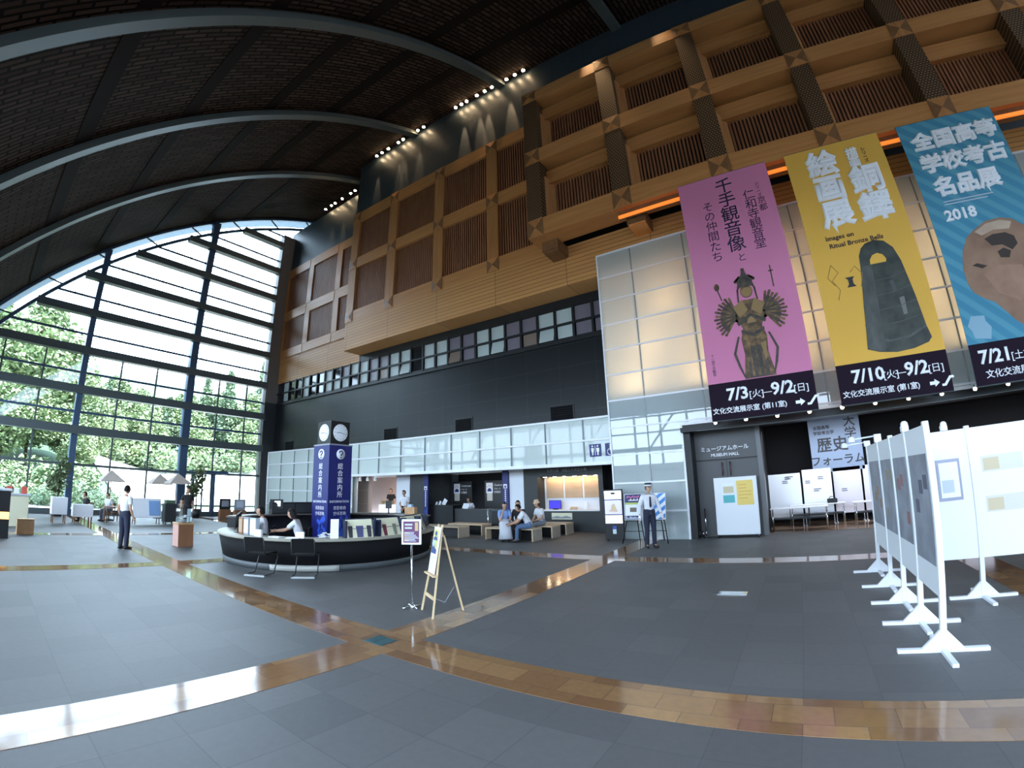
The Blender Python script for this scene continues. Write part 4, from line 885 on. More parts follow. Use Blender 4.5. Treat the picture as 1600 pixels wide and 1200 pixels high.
for i, a in enumerate((-84, -90, -78)):
    t = thing('leaflet_stand', ['grey leaflet stand on the left rim of the desk', 'brown leaflet stand at the far left rim of the desk', 'pale leaflet stand nearest the left receptionist'][i], 'leaflet stand', on_desk(a, 2.5), math.radians(a + 90)); MB().bbox(-0.11, 0.11, -0.06, 0.06, 0, 0.40, 0.01).build('case', [M['greyprint'], M['brown'], M['pale']][i], t); MB().box(-0.09, 0.09, -0.065, -0.06, 0.05, 0.36).build('leaflets', [M['cream'], M['beige'], M['paper']][i], t)
t = thing('monitor', 'black monitor seen from behind at the left end of the desk', 'monitor', on_desk(-99, 2.5), math.radians(-20)); b = MB(); b.obox((0, 0, 0.14), (0.06, 0.04, 0.48), 0.5, 0.04, (0.3, 1, 0)); b.build('screen', M['black'], t); b = MB(); b.tube([(0, 0.03, 0), (0, 0.03, 0.2)], 0.025); b.lathe([(0, 0.015), (0.1, 0.01), (0.11, 0)], (0, 0.03, 0), n=16); b.build('stand', M['black'], t)
t = thing('low_cabinet', 'low dark cabinet standing on the back of the round desk', 'cabinet', on_desk(172, 2.55, 1.02), math.radians(82)); MB().bbox(-0.75, 0.75, -0.15, 0.15, 0, 0.36, 0.01).build('body', M['black'], t); b = MB(); b.box(-0.72, -0.02, -0.16, -0.15, 0.04, 0.32); b.box(0.02, 0.72, -0.16, -0.15, 0.04, 0.32); b.build('door', M['grey'], t)
t = thing('monitor', 'small screen above the left receptionist at the back of the desk', 'monitor', on_desk(186, 2.5, 1.02), math.radians(60)); MB().bbox(-0.2, 0.2, -0.02, 0.02, 0.15, 0.45, 0.006).build('screen_case', M['black'], t); MB().box(-0.06, 0.12, -0.024, -0.02, 0.24, 0.40).build('screen', M['screen'], t); MB().lathe([(0.02, 0.16), (0.02, 0.02), (0.1, 0.0)], n=12).build('stand', M['black'], t)
t = thing('box_of_flyers', 'small open carton of flyers on the back right of the desk', 'box', on_desk(74, 2.55, 1.02), 0.3); MB().bbox(-0.17, 0.17, -0.1, 0.1, 0, 0.22, 0.01).build('carton', M['crate'], t); MB().box(-0.1, 0.05, -0.06, 0.06, 0.2, 0.30).build('flyers', mat('flyer_blue', (0.35, 0.52, 0.75), 0.6), t)
t = thing('card_reader', 'small black display on a stalk at the back of the desk', 'display', on_desk(98, 2.5, 1.02), 0.4); MB().bbox(-0.10, 0.10, -0.02, 0.02, 0.16, 0.40, 0.006).build('screen_case', M['grey'], t); MB().lathe([(0.02, 0.2), (0.02, 0.02), (0.09, 0.0)], n=12).build('stand', M['black'], t)
t = thing('flower_basket', 'low basket of small mixed items at the right rim of the desk', 'basket', on_desk(44, 2.5), 0); b = MB(); b.lathe([(0.14, 0), (0.2, 0.14), (0.18, 0.14), (0.12, 0.02)], n=16); b.build('basket', M['crate'], t); b = MB(); r = random.Random(9)
for i in range(14): b.ball((r.uniform(-.14, .14), r.uniform(-.14, .14), r.uniform(.12, .26)), r.uniform(.03, .05), 1)
b.build('contents', mat('mixed_items', (0.4, 0.3, 0.25), 0.7), t)


def chair(a, r, label):                                               # cantilever visitor chair facing the desk
    t = thing('visitor_chair', label, 'chair', (DX + r * math.cos(math.radians(a)), DY + r * math.sin(math.radians(a)), 0), math.radians(a + 90), 'chairs before the desk')
    MB().bbox(-0.23, 0.23, -0.2, 0.24, 0.43, 0.48, 0.02).build('seat', M['blackm'], t)
    b = MB(); b.obox((0, -0.24, 0.52), (0, -0.32, 0.80), 0.44, 0.03, (0, 1, 0)); b.build('backrest', M['blackm'], t)
    for s in (-1, 1):
        MB().tube([(s * 0.23, -0.31, 0.78), (s * 0.23, -0.24, 0.48), (s * 0.23, 0.24, 0.42), (s * 0.23, 0.26, 0.36), (s * 0.23, 0.10, 0.03), (s * 0.23, -0.26, 0.03)], 0.013, 6).build('frame_tube', M['grey'], t)
    MB().bbox(-0.24, 0.24, -0.29, -0.21, 0.0, 0.035, 0.008).build('foot_bar', mat('pale_foot', (0.36, 0.38, 0.38), 0.4), t)


chair(-60, 3.25, 'left black cantilever visitor chair before the round desk')
chair(-43, 3.25, 'right black cantilever visitor chair before the round desk')

# ------------------------------------------------------------------ sign stand and easel in the foreground
t = thing('sign_stand', 'thin chrome floor stand with a purple framed notice', 'sign', (-5.19, 5.06, 0), math.radians(28))
MB().tube([(0, 0, 0.02), (0, 0, 0.98)], 0.014, 10).build('pole', M['chrome'], t)
b = MB(); b.lathe([(0.014, 0.05), (0.03, 0.03), (0.03, 0.0)], n=12)
for i in range(4): a = PI / 4 + i * PI / 2; b.tube([(0, 0, 0.035), (0.1 * math.cos(a), 0.1 * math.sin(a), 0.03), (0.16 * math.cos(a), 0.16 * math.sin(a), 0.012)], [0.014, 0.013, 0.016], 8)
b.build('base', M['chrome'], t)
MB().bbox(-0.155, 0.155, -0.025, 0.02, 0.955, 1.335, 0.006).build('frame', M['alu'], t)
b = MB(); b.box(-0.125, 0.125, -0.029, -0.025, 0.985, 1.305, 0); scribble(b, -0.10, 0.06, 1.18, 1.28, -0.029, 2, 1, 0.5, 5); scribble(b, -0.11, 0.12, 1.0, 1.15, -0.029, 7, 1, 0.5, 6); scribble(b, -0.11, -0.02, 1.0, 1.15, -0.031, 3, 2, 0.3, 16); b.box(0.06, 0.11, -0.031, -0.029, 1.16, 1.29, 2)
b.build('notice', [mat('notice_purple', (0.11, 0.03, 0.10), 0.5), M['pale'], mat('notice_gold', (0.5, 0.36, 0.18), 0.5)], t, 'purple printed notice')

e0, e1, e2 = Vector((-4.99, 5.06, 0)), Vector((-4.50, 4.77, 0)), Vector((-4.45, 5.37, 0))
mid = (e0 + e1) / 2; rz = math.atan2(e1.y - e0.y, e1.x - e0.x)
t = thing('easel', 'pale wooden easel holding a tall blue and yellow framed poster', 'easel', mid, rz)
hw = (e1 - e0).length / 2
top = Vector((0, 0.22, 1.27))
for s in (-1, 1): MB().obox((s * hw, 0, 0), (s * 0.085, top.y, top.z), 0.032, 0.022, (0, 1, 0)).build('front_leg', M['pine'], t)
rear = Matrix.Rotation(-rz, 3, 'Z') @ (e2 - mid)
MB().obox(rear, (0.05, top.y + 0.03, 1.12), 0.03, 0.022, (0, 1, 0)).build('rear_leg', M['pine'], t)


def ez(z): return top.y * z / top.z - 0.018
b = MB(); b.obox((-0.235, ez(0.57) - 0.02, 0.57), (0.235, ez(0.57) - 0.02, 0.57), 0.06, 0.022); b.build('shelf', M['pine'], t)
MB().obox((-hw + 0.04 + 0.03, ez(0.25) + 0.02, 0.26), (hw - 0.07, ez(0.25) + 0.02, 0.26), 0.02, 0.05, (0, 0, 1)).build('crossbar', M['pine'], t)
MB().tube([(0.13, 0.06, 0.26), (0.22, 0.2, 0.20), (rear.x * 0.85, rear.y * 0.75, 0.36)], 0.004, 5).build('cord', M['pale'], t)
MB().obox((0, top.y, 1.16), (0.0, top.y, 1.10), 0.2, 0.02, (0, 1, 0)).build('head_bar', M['pine'], t)
po = thing('framed_poster', 'tall white framed poster with yellow and blue picture on the wooden easel', 'poster', t.location, rz)
ang = math.atan2(top.y, top.z)
pf = MB(); pf.bbox(-0.15, 0.15, -0.016, 0.0, 0.0, 0.66, 0.004); pf = pf.build('frame', M['alu'], po)
pf.location = (0, ez(0.59) - 0.004, 0.585); pf.rotation_euler = (-ang, 0, 0)
b = MB(); b.box(-0.12, 0.12, -0.02, -0.016, 0.03, 0.63, 0); b.box(-0.115, 0.115, -0.022, -0.02, 0.28, 0.625, 1)
b.plate([(-0.115, 0.28), (0.115, 0.28), (0.115, 0.34), (0.02, 0.36), (-0.03, 0.44), (-0.115, 0.40)], -0.024, -0.022, 2); b.plate([(0.12 * 0.8 * math.cos(q), 0.47 + 0.055 * math.sin(q)) for q in [PI * i / 8 for i in range(9)]], -0.024, -0.022, 2)
b.plate([(-0.05 + 0.05 * math.cos(q), 0.42 + 0.05 * math.sin(q)) for q in [2 * PI * i / 10 for i in range(10)]], -0.026, -0.022, 3); b.plate([(0.0 + 0.05 * math.cos(q), 0.565 + 0.035 * math.sin(q)) for q in [2 * PI * i / 10 for i in range(10)]], -0.026, -0.022, 2)
scribble(b, -0.08, 0.09, 0.06, 0.24, -0.02, 6, 4, 0.3, 8)
o = b.build('picture', [M['paper'], mat('poster_lemon', (0.62, 0.58, 0.20), 0.5), mat('poster_deepblue', (0.05, 0.08, 0.24), 0.5), mat('poster_skyblue', (0.45, 0.6, 0.85), 0.5), M['pale']], pf)

# ------------------------------------------------------------------ white display boards at the right
pr = thing('display_board', '', 'display board', (1.3, 5.11, 0))
YP = [5.11, 6.03, 6.95, 7.92, 9.06]


def panel_foot(b, x, y):
    b.box(x - 0.42, x + 0.42, y - 0.03, y + 0.03, 0, 0.035); b.box(x - 0.028, x + 0.028, y - 0.42, y + 0.42, 0.0, 0.033)
    b.add([(x - 0.2, y - 0.02, 0.03), (x + 0.2, y - 0.02, 0.03), (x, y - 0.02, 0.24), (x - 0.2, y + 0.02, 0.03), (x + 0.2, y + 0.02, 0.03), (x, y + 0.02, 0.24)], [(0, 1, 2), (5, 4, 3), (0, 3, 4, 1), (1, 4, 5, 2), (2, 5, 3, 0)])


bpy.data.objects.remove(pr)
for i in range(4):                                                    # the row running away from the camera
    y0, y1 = YP[i], YP[i + 1]; L = y1 - y0
    t = thing('display_board', '%s white display panel from the front in the row seen edge-on at right' % ORD[i], 'display board', (1.3, y0, 0), 0, 'white display panels')
    pts_ = [0.0] + ([L] if i == 3 else [])
    MB().bbox(-0.015, 0.015, 0.03, L - 0.03, 0.50, 2.12, 0.004).build('board', M['white'], t)
    for p_ in pts_:
        po_ = MB().bbox(-0.03, 0.03, p_ - 0.03, p_ + 0.03, 0, 2.15, 0.006).build('post', M['alu'], t); b = MB(); panel_foot(b, 0, p_); b.build('cross_foot', M['alu'], po_)
    b = MB(); b.box(-0.02, -0.016, 0.08, L - 0.08, 0.86 - 0.08 * (i == 0), 1.85); r = random.Random(i)
    for q in range(3): z = r.uniform(1.0, 1.6); b.box(-0.023, -0.02, 0.15 + 0.2 * q, 0.3 + 0.2 * q, z, z + 0.14, 1)
    b.build('poster', [M['greyprint'], mat('poster_shade%d' % i, [(0.12, 0.12, 0.16), (0.3, 0.16, 0.16), (0.3, 0.28, 0.2), (0.35, 0.22, 0.12)][i], 0.6)], t, 'grey poster sheet')
XP = [1.33, 2.29, 3.25, 4.21, 5.17]
for i in range(4):                                                    # the row facing the camera
    x0, x1 = XP[i], XP[i + 1]; L = x1 - x0
    t = thing('display_board', '%s white display panel from the left in the row facing the camera at right' % ORD[i], 'display board', (x0, 6.98, 0), 0, 'white display panels')
    MB().bbox(0.03 if i else 0.05, L - 0.03, -0.015, 0.015, 0.50, 2.12, 0.004).build('board', M['white'], t)
    po_ = MB().bbox(L - 0.03, L + 0.03, -0.03, 0.03, 0, 2.15, 0.006).build('post', M['alu'], t); b = MB(); panel_foot(b, L, 0); b.build('cross_foot', M['alu'], po_)
    if i == 0:
        b = MB(); b.box(0.50, 0.80, -0.03, -0.016, 1.24, 1.76, 0); b.box(0.53, 0.77, -0.033, -0.03, 1.28, 1.72, 1); b.box(0.55, 0.70, -0.035, -0.033, 1.34, 1.50, 2); b.build('framed_picture', [mat('frame_blue', (0.30, 0.31, 0.40), 0.4), M['paper'], M['pale']], t, 'blue-grey framed picture')
    else:
        b = MB(); r = random.Random(i)
        for z in (1.55, 1.05): b.box(0.12, 0.12 + r.uniform(0.5, 0.7), -0.02, -0.016, z, z + 0.2, 0); b.box(0.14, 0.34, -0.023, -0.02, z + 0.02, z + 0.17, 1)
        b.build('poster', [mat('faint_print', (0.62, 0.60, 0.56), 0.5), mat('faint_print_sand', (0.55, 0.46, 0.30), 0.5)], t, 'faint printed sheet')
for i, (y, z, c) in enumerate(((7.92, 2.2, 'nearer'), (9.06, 2.17, 'farther'))):
    t = thing('clip_lamp', 'slim white arm lamp on the %s post of the edge-on panel row' % c, 'lamp', (1.3, y, 0))
    b = MB(); b.box(-0.05, 0.05, -0.04, 0.04, 2.12, z + 0.04); b.build('clamp', M['alu'], t); MB().tube([(0, 0, z + 0.02), (-0.36, 0, z)], 0.012, 8).build('arm', M['alu'], t)
    b = MB(); b.lathe([(0.02, 0.05), (0.045, 0.03), (0.05, -0.03)], (-0.38, 0, z - 0.005), n=12); b.build('head', M['alu'], t)
for i, (x, y) in enumerate(((1.3, 6.03), (2.0, 6.98), (3.6, 6.98))):
    t = thing('clip_lamp', ['small white clip lamp on the second post of the edge-on panel row', 'small clip lamp on top of the panels facing the camera', 'clip lamp farthest right on top of the panels facing the camera'][i], 'lamp', (x, y, 2.12)); MB().bbox(-0.04, 0.04, -0.06, 0.04, 0, 0.07, 0.01).build('clamp', M['alu'], t); MB().lathe([(0.02, 0.12), (0.04, 0.10), (0.045, 0.05)], (0, -0.03, 0), n=12).build('head', M['alu'], t)

# ------------------------------------------------------------------ ticket counters, shop front and niche under the white band
def wallpiece(name, label, m, *boxes):
    b = MB()
    for q in boxes: b.box(*q)
    return struct(b.build(name, m), label, 'wall')


wallpiece('wall_white', 'white wall piece behind the standing man', M['whitew'], (-17.85, -16.88, 16.3, 17.0, 0, 2.52))
wallpiece('wall_pier', 'pale wall pier between ticket counter and niche', M['whitew'], (-10.86, -10.14, 16.3, 17.0, 0, 2.52))
wallpiece('wall_charcoal', 'charcoal wall left of the ticket counter', M['grey'], (-16.88, -15.86, 16.32, 18.9, 0, 2.52))
wallpiece('wall_counter', 'black back wall of the ticket counter', M['blackm'], (-15.9, -10.5, 18.9, 19.0, 0, 2.6), (-10.86, -10.8, 17.0, 18.9, 0, 2.6), (-6.62, -5.3, 16.9, 17.0, 0, 2.6))
wallpiece('ceiling_counter', 'low dark ceiling over the counters', mat('soffit', (0.30, 0.27, 0.24), 0.6), (-23, -5.4, YB + 0.1, 19.0, 2.50, 2.56))
wallpiece('wall_shop', 'pinkish back wall of the shop', M['shop'], (-25, -16.9, 18.9, 19.0, 0, 2.6), (-17.93, -17.86, 16.35, 18.9, 0, 2.5))
wallpiece('wall_shop_screen', 'beige panel wall right of the navy pillar', M['shopg'], (-23.5, -19.93, 16.3, 16.36, 0, 2.5))
b = MB(); b.box(-20.0, -19.87, 16.22, 16.38, 0, 2.5); b.box(-23, -19.93, 16.27, 16.3, 0.30, 0.36); b.box(-23, -19.93, 16.27, 16.3, 1.72, 1.76); b.box(-23, -19.93, 16.27, 16.3, 1.0, 1.03)
struct(b.build('trim_7', mat('shop_trim', (0.62, 0.52, 0.46), 0.5)), 'pale rails of the beige panel wall', 'trim')
# niche with three beige boards
nx0, nx1, nz0, nz1 = -9.47, -6.79, 0.81, 2.13; NY = 16.3
wn = wallpiece('wall_niche', 'dark frame wall with a lit niche of beige boards', M['grey'], (-10.14, nx0, NY, 17.0, 0, 2.52), (nx1, -6.6, NY, 17.0, 0, 2.52), (nx0, nx1, NY, 17.0, nz1, 2.52), (nx0, nx1, NY, 17.0, 0, nz0))
b = MB(); b.box(nx0, nx1, 16.9, 16.95, nz0, nz1); b.box(nx0, nx1, NY - 0.05, 16.9, nz0 - 0.03, nz0 + 0.01); b.build('niche_back', M['whitew'], wn, 'white niche back and shelf')
for i in range(3):
    b = MB(); x0 = nx0 + 0.10 + i * 0.86; b.box(x0, x0 + 0.78, 16.87, 16.9, 1.27, 2.08); scribble(b, x0 + 0.08, x0 + 0.70, 1.4, 1.98, 16.87, 6, 1, 0.12, i); b.build('beige_board', [M['beige'], mat('beige_ink', (0.34, 0.27, 0.2), 0.6)], wn, 'beige printed board')
for i in range(6): MB().lathe([(0.07, 0.015), (0.07, 0), (0, 0.004)], (nx0 + 0.2 + i * 0.45, 16.6, nz1 - 0.012), n=12).build('downlight', M['lampw'], wn, 'small glowing downlight')
text('九州の森　市民との共生の場', 0.135, (-8.12, NY - 0.008, 2.36), mat('grey_letters', (0.35, 0.36, 0.38), 0.5), wn)
t = thing('display_screen', 'small purple-blue screen on the niche shelf', 'screen', (-8.85, 16.6, 0.82), 0.15); MB().bbox(-0.26, 0.26, -0.015, 0.02, 0.03, 0.37, 0.006).build('case', M['black'], t); MB().box(-0.24, 0.24, -0.019, -0.015, 0.05, 0.35).build('screen', M['screenb'], t); MB().box(-0.1, 0.1, 0.0, 0.12, 0, 0.04).build('foot', M['black'], t)
t = thing('shelf_card', 'white card standing on the niche shelf', 'card', (-7.52, 16.6, 0.82)); MB().obox((0, 0, 0), (0, 0.05, 0.30), 0.16, 0.008, (0, 1, 0)).build('card', M['paper'], t); MB().obox((0, 0.13, 0), (0, 0.05, 0.2), 0.04, 0.008, (0, 1, 0)).build('prop', M['paper'], t)
t = thing('shelf_book', 'small grey-brown book stand on the niche shelf', 'book stand', (-8.0, 16.55, 0.82)); MB().obox((0, -0.06, 0.01), (0, 0.06, 0.1), 0.30, 0.03, (0, 1, 0)).build('book', M['plyedge'], t); MB().box(-0.12, 0.12, 0.0, 0.08, 0, 0.02).build('stand', M['black'], t)
t = thing('landscape_picture', 'low wide landscape picture below the niche shelf', 'picture', (-8.4, NY - 0.032, 0.46)); MB().box(-0.45, 0.45, 0, 0.03, 0, 0.25).build('panel', M['cream'], t); b = MB(); b.plate([(-0.44, 0.08), (-0.2, 0.13), (0.0, 0.09), (0.2, 0.14), (0.44, 0.08), (0.44, 0.04), (-0.44, 0.04)], -0.004, 0.0); b.build('print', M['greyprint'], t)

# ticket counter
t = thing('ticket_counter', 'black ticket counter in the dark recess', 'counter', (-15.7, 16.5, 0))
MB().bbox(0, 1.5, 0, 0.8, 0, 1.0, 0.01).build('tall_cabinet', M['black'], t); MB().bbox(1.5, 4.2, 0.1, 0.8, 0, 0.80, 0.01).build('low_cabinet', M['grey'], t); MB().box(1.5, 4.25, 0.06, 0.84, 0.80, 0.83).build('countertop', mat('counter_dark_top', (0.05, 0.052, 0.056), 0.3), t)
for i, (x, z) in enumerate(((-15.44, 1.78), (-13.34, 1.80))):
    t = thing('cloakroom_panel', ['left dark cloakroom panel with white notices behind the ticket counter', 'right dark cloakroom panel with white notices behind the ticket counter'][i], 'sign', (x, 18.3, 0))
    MB().box(-0.36, 0.92, 0.02, 0.06, 0, 2.1).build('panel', mat('dim_panel', (0.018, 0.020, 0.021), 0.5), t)
    b = MB(); b.box(-0.24, 0.16, 0.0, 0.02, 1.50, 2.0, 0); b.plate([(-0.16, 1.66), (-0.12, 1.72), (-0.08, 1.72), (-0.04, 1.77), (0.0, 1.72), (0.05, 1.72), (0.08, 1.66), (0.09, 1.58), (-0.17, 1.58)], -0.004, 0.0, 1); b.plate([(-0.2, 1.80), (-0.04, 1.9), (0.12, 1.80), (0.12, 1.77), (-0.04, 1.86), (-0.2, 1.77)], -0.004, 0.0, 2); b.build('notice', [M['paper'], M['navy'], mat('pale_red', (0.6, 0.4, 0.4), 0.6)], t, 'white notice with bag symbol')
    b = MB(); b.box(-0.2, 0.13, 0.0, 0.02, 1.13, 1.5); b.build('lower_notice', mat('pale_note', (0.62, 0.58, 0.52), 0.6), t, 'cream lower notice')
    text('Cloakroom', 0.14, (0.23, 0.01, 1.88), M['letter'], t, align='LEFT'); text('クローク', 0.10, (0.23, 0.01, 1.70), M['letter'], t, align='LEFT'); text('衣帽间', 0.13, (0.23, 0.01, 1.54), M['letter'], t, align='LEFT')
for i, (x, w_) in enumerate(((-15.70, 0.32), (-11.02, 0.30))):
    t = thing('blue_sign_strip', ['narrow blue upright sign strip left of the ticket counter', 'narrow blue upright sign strip right of the ticket counter'][i], 'sign', (x, 16.22, 0))
    MB().box(-w_ / 2, w_ / 2, 0, 0.06, 0, 2.5).build('strip', M['navy'], t)
    b = MB(); b.box(-0.09, 0.09, -0.006, 0, 1.72, 1.90); b.build('symbol_tile', M['letter'], t); MB().plate([(-0.05, 1.75), (0.05, 1.75), (0.05, 1.80), (0, 1.86), (-0.05, 1.80)], -0.010, -0.006).build('symbol', M['navy'], t)
    b = MB()
    for q in range(9): b.box(-0.035, 0.035, -0.005, 0, 1.62 - q * 0.085, 1.67 - q * 0.085)
    b.build('small_print', M['letter'], t)
    b = MB(); r = random.Random(i)
    for q in range(12): u, z = r.uniform(-0.09, 0.09), r.uniform(0.3, 0.8); b.add([(u, -0.003 - q * 0.0002, z), (u + 0.06, -0.003 - q * 0.0002, z + 0.05), (u - 0.02, -0.003 - q * 0.0002, z + 0.1)], [(0, 1, 2)])
    b.build('leaf_pattern', M['navyl'], t)
for i, (x, a, h) in enumerate(((-15.4, 0.0, 0.14), (-15.2, 0.1, 0.18), (-14.95, 0.35, 0.26))):
    t = thing('counter_card', ['small white card at the left end of the ticket counter', 'second small white card on the ticket counter', 'tilted white notice on the ticket counter'][i], 'card', (x, 16.65, 1.0)); MB().obox((0, 0, 0), (a * 0.4, 0.06, h), 0.12 + 0.1 * (i == 2), 0.008, (0, 1, 0)).build('card', M['paper'], t); MB().obox((0, 0.12, 0), (0, 0.05, 0.1), 0.03, 0.008, (0, 1, 0)).build('prop', M['paper'], t)
t = thing('counter_notice', 'white sheet leaning on the ticket counter before the staff', 'notice', (-13.65, 16.75, 0.83), 0.1); MB().obox((0, -0.06, 0), (0.05, 0.03, 0.22), 0.32, 0.01, (0, 1, 0)).build('sheet', M['paper'], t); MB().obox((0, 0.1, 0), (0.04, 0.03, 0.16), 0.03, 0.008, (0, 1, 0)).build('prop', M['paper'], t)
t = thing('stanchion', 'thin silver barrier post before the ticket counter', 'post', (-10.95, 14.85, 0)); MB().tube([(0, 0, 0.02), (0, 0, 0.95)], 0.025, 10).build('post', M['chrome'], t); MB().lathe([(0.025, 0.03), (0.14, 0.015), (0.15, 0)], n=18).build('base', M['chrome'], t)
t = thing('barrier_panel', 'low black barrier panel beside the silver barrier post', 'barrier', (-10.85, 14.95, 0)); MB().bbox(0, 0.55, 0, 0.04, 0.06, 0.86, 0.008).build('panel', M['black'], t); MB().tube([(0, 0.02, 0.88), (0.55, 0.02, 0.88)], 0.018, 8).build('top_rail', mat('dark_teal_rail', (0.06, 0.13, 0.16), 0.4), t); b = MB(); b.box(0.05, 0.1, -0.15, 0.2, 0, 0.06); b.box(0.45, 0.5, -0.15, 0.2, 0, 0.06); b.build('foot', M['black'], t)
# shop: white stand with glass bowls, ceiling spots
t = thing('shop_stand', 'bright white display stand in the pinkish shop', 'stand', (-20.1, 17.05, 0)); MB().bbox(0, 1.0, 0, 0.6, 0, 0.95, 0.01).build('body', mat('glowing_white', (0.85, 0.88, 0.95), 0.4, emit=(0.8, 0.87, 1.0), estr=0.55), t)  # stand body has a weak glow of its own
MB().bbox(-0.02, 1.02, -0.02, 0.62, 0.95, 0.98, 0.006).build('top', M['white'], t)
for i, x in enumerate((-19.95, -19.6, -19.25)):
    t = thing('glass_bowl', ORD[i] + ' golden glass bowl from the left on the white shop stand', 'bowl', (x, 17.25, 0.98)); MB().lathe([(0.05, 0), (0.06, 0.02), (0.15, 0.16), (0.14, 0.17), (0.05, 0.03)], n=18).build('bowl', mat('gold_glass', (0.42, 0.34, 0.14), 0.1), t); MB().lathe([(0.0, 0.06), (0.09, 0.1), (0.0, 0.11)], n=14).build('contents', M['leafy'], t)
t = thing('shop_crate', 'dark shelf with white cups right of the white shop stand', 'shelf', (-18.95, 17.9, 0)); MB().bbox(0, 0.9, 0, 0.4, 0, 0.98, 0.01).build('cabinet', M['shopg'], t); b = MB()
for q in range(4): b.lathe([(0.04, 0), (0.06, 0.12), (0.05, 0.12)], (0.15 + 0.2 * q, 0.15, 0.98), n=10)
b.build('cups', M['paper'], t)
sp = thing('ceiling_spotlight', '', 'spotlight', (-19.43, 15.2, 2.30), 0, 'white spotlights under the band')
b = MB(); b.lathe([(0.05, 0.10), (0.075, 0.04), (0.085, -0.08)], n=14); b.tube([(0, 0, 0.1), (0, 0, 0.2)], 0.015, 6); b.build('head', M['white'], sp); MB().lathe([(0, -0.06), (0.08, -0.07)], n=14).build('lens', M['lampw'], sp)
for i, x in enumerate((-19.43, -18.81, -18.21)):
    o = sp if i == 0 else copy_tree(sp); o.location.x = x; o['label'] = ['left', 'middle', 'right'][i] + ' white spotlight of three hanging under the glass band'

# ------------------------------------------------------------------ benches
def bench(x0, y0, L, label):
    t = thing('bench', label, 'bench', (x0, y0, 0), 0, 'pale plywood benches')
    MB().bbox(0, L, 0, 0.62, 0.365, 0.41, 0.006).build('seat', M['ply'], t)
    for x in (0, L - 0.045): b = MB(); b.bbox(x, x + 0.045, 0, 0.62, 0, 0.365, 0.004, 0); b.box(x + (0.045 if x else -0.001) , x + (0.046 if x else 0.0), 0.02, 0.60, 0.0, 0.362, 1); b.build('end_panel', [M['ply'], M['plyedge']], t)
    MB().box(0.05, L - 0.05, 0.30, 0.33, 0.0, 0.362).build('underseat_dark', M['black'], t)  # black sheet paints in the darkness under the seat
    MB().box(0.02, L - 0.02, 0.02, 0.60, 0.405, 0.412).build('seat_pad', mat('bench_pad', (0.50, 0.40, 0.28), 0.5), t)


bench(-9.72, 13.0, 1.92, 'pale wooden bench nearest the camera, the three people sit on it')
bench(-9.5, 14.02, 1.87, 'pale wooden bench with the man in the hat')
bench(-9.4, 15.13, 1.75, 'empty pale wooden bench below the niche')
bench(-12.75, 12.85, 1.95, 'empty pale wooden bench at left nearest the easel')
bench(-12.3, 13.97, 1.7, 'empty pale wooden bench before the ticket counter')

# ------------------------------------------------------------------ digital signs and easels by the glass wall
t = thing('digital_sign', 'black floor sign with three lit screens left of the guard', 'sign', (-5.25, 13.7, 0), 0.12)
MB().bbox(-0.29, 0.29, 0, 0.16, 0.06, 1.60, 0.01).build('body', M['black'], t)
b = MB(); b.box(-0.27, 0.27, -0.006, 0, 1.30, 1.56); scribble(b, -0.06, 0.08, 1.44, 1.52, -0.006, 1, 1, 0.8, 1); scribble(b, -0.22, 0.22, 1.33, 1.38, -0.006, 1, 2, 0.4, 2); b.build('top_screen', [M['screen'], M['ink'], M['pale']], t, 'white lit header')
b = MB(); b.box(-0.27, 0.27, -0.006, 0, 0.84, 1.27, 0); b.plate([(-0.15, 0.92), (-0.08, 1.0), (-0.06, 1.1), (-0.02, 1.16), (0.04, 1.16), (0.07, 1.08), (0.1, 1.0), (0.14, 0.93), (0.1, 0.91)], -0.012, -0.006, 1); b.build('middle_screen', [M['screenl'], mat('stone_figure_print', (0.42, 0.34, 0.22), 0.6, emit=(0.42, 0.34, 0.22), estr=0.5)], t, 'lilac screen with a stone object')
b = MB(); b.box(-0.27, 0.27, -0.006, 0, 0.56, 0.81, 0); scribble(b, -0.15, 0.2, 0.60, 0.75, -0.006, 3, 1, 0.35, 3); b.build('lower_screen', [M['screen'], M['pale']], t, 'white lit text screen')
b = MB(); b.box(-0.06, 0.07, -0.03, 0, 0.22, 0.46); b.build('leaflet_holder', M['acrylic'], t); b = MB(); b.box(-0.05, 0.06, -0.02, -0.008, 0.24, 0.48, 0); b.box(-0.05, 0.06, -0.022, -0.02, 0.38, 0.48, 1); b.build('leaflets', [M['paper'], M['navyl']], t)
for x in (-0.24, 0.24):
    b = MB(); b.lathe([(0, -0.02), (0.03, -0.018), (0.03, 0.018), (0, 0.02)], (x, 0.08, 0.03), n=10); b.box(x - 0.02, x + 0.02, 0.06, 0.1, 0.03, 0.07); b.build('caster', M['black'], t)


def black_easel(x, y, rz, label, art):
    t = thing('display_easel', label, 'easel', (x, y, 0), rz)
    for s in (-1, 1): MB().tube([(s * 0.34, -0.22, 0.0), (s * 0.08, 0.06, 1.42)], 0.016, 6).build('front_leg', M['black'], t)
    MB().tube([(0, 0.50, 0.0), (0, 0.08, 1.40)], 0.016, 6).build('rear_leg', M['black'], t); MB().tube([(-0.22, -0.09, 0.66), (0.22, -0.09, 0.66)], 0.014, 6).build('shelf', M['black'], t); MB().tube([(-0.27, -0.14, 0.36), (0.27, -0.14, 0.36)], 0.01, 6).build('crossbar', M['black'], t)
    p = thing('poster_board', art[0], 'poster', (x, y, 0), rz)
    f = MB().bbox(-0.28, 0.28, -0.02, 0, 0, 0.78, 0.005).build('panel', art[1], p); f.location = (0, -0.105, 0.68); f.rotation_euler = (-0.16, 0, 0)
    return f


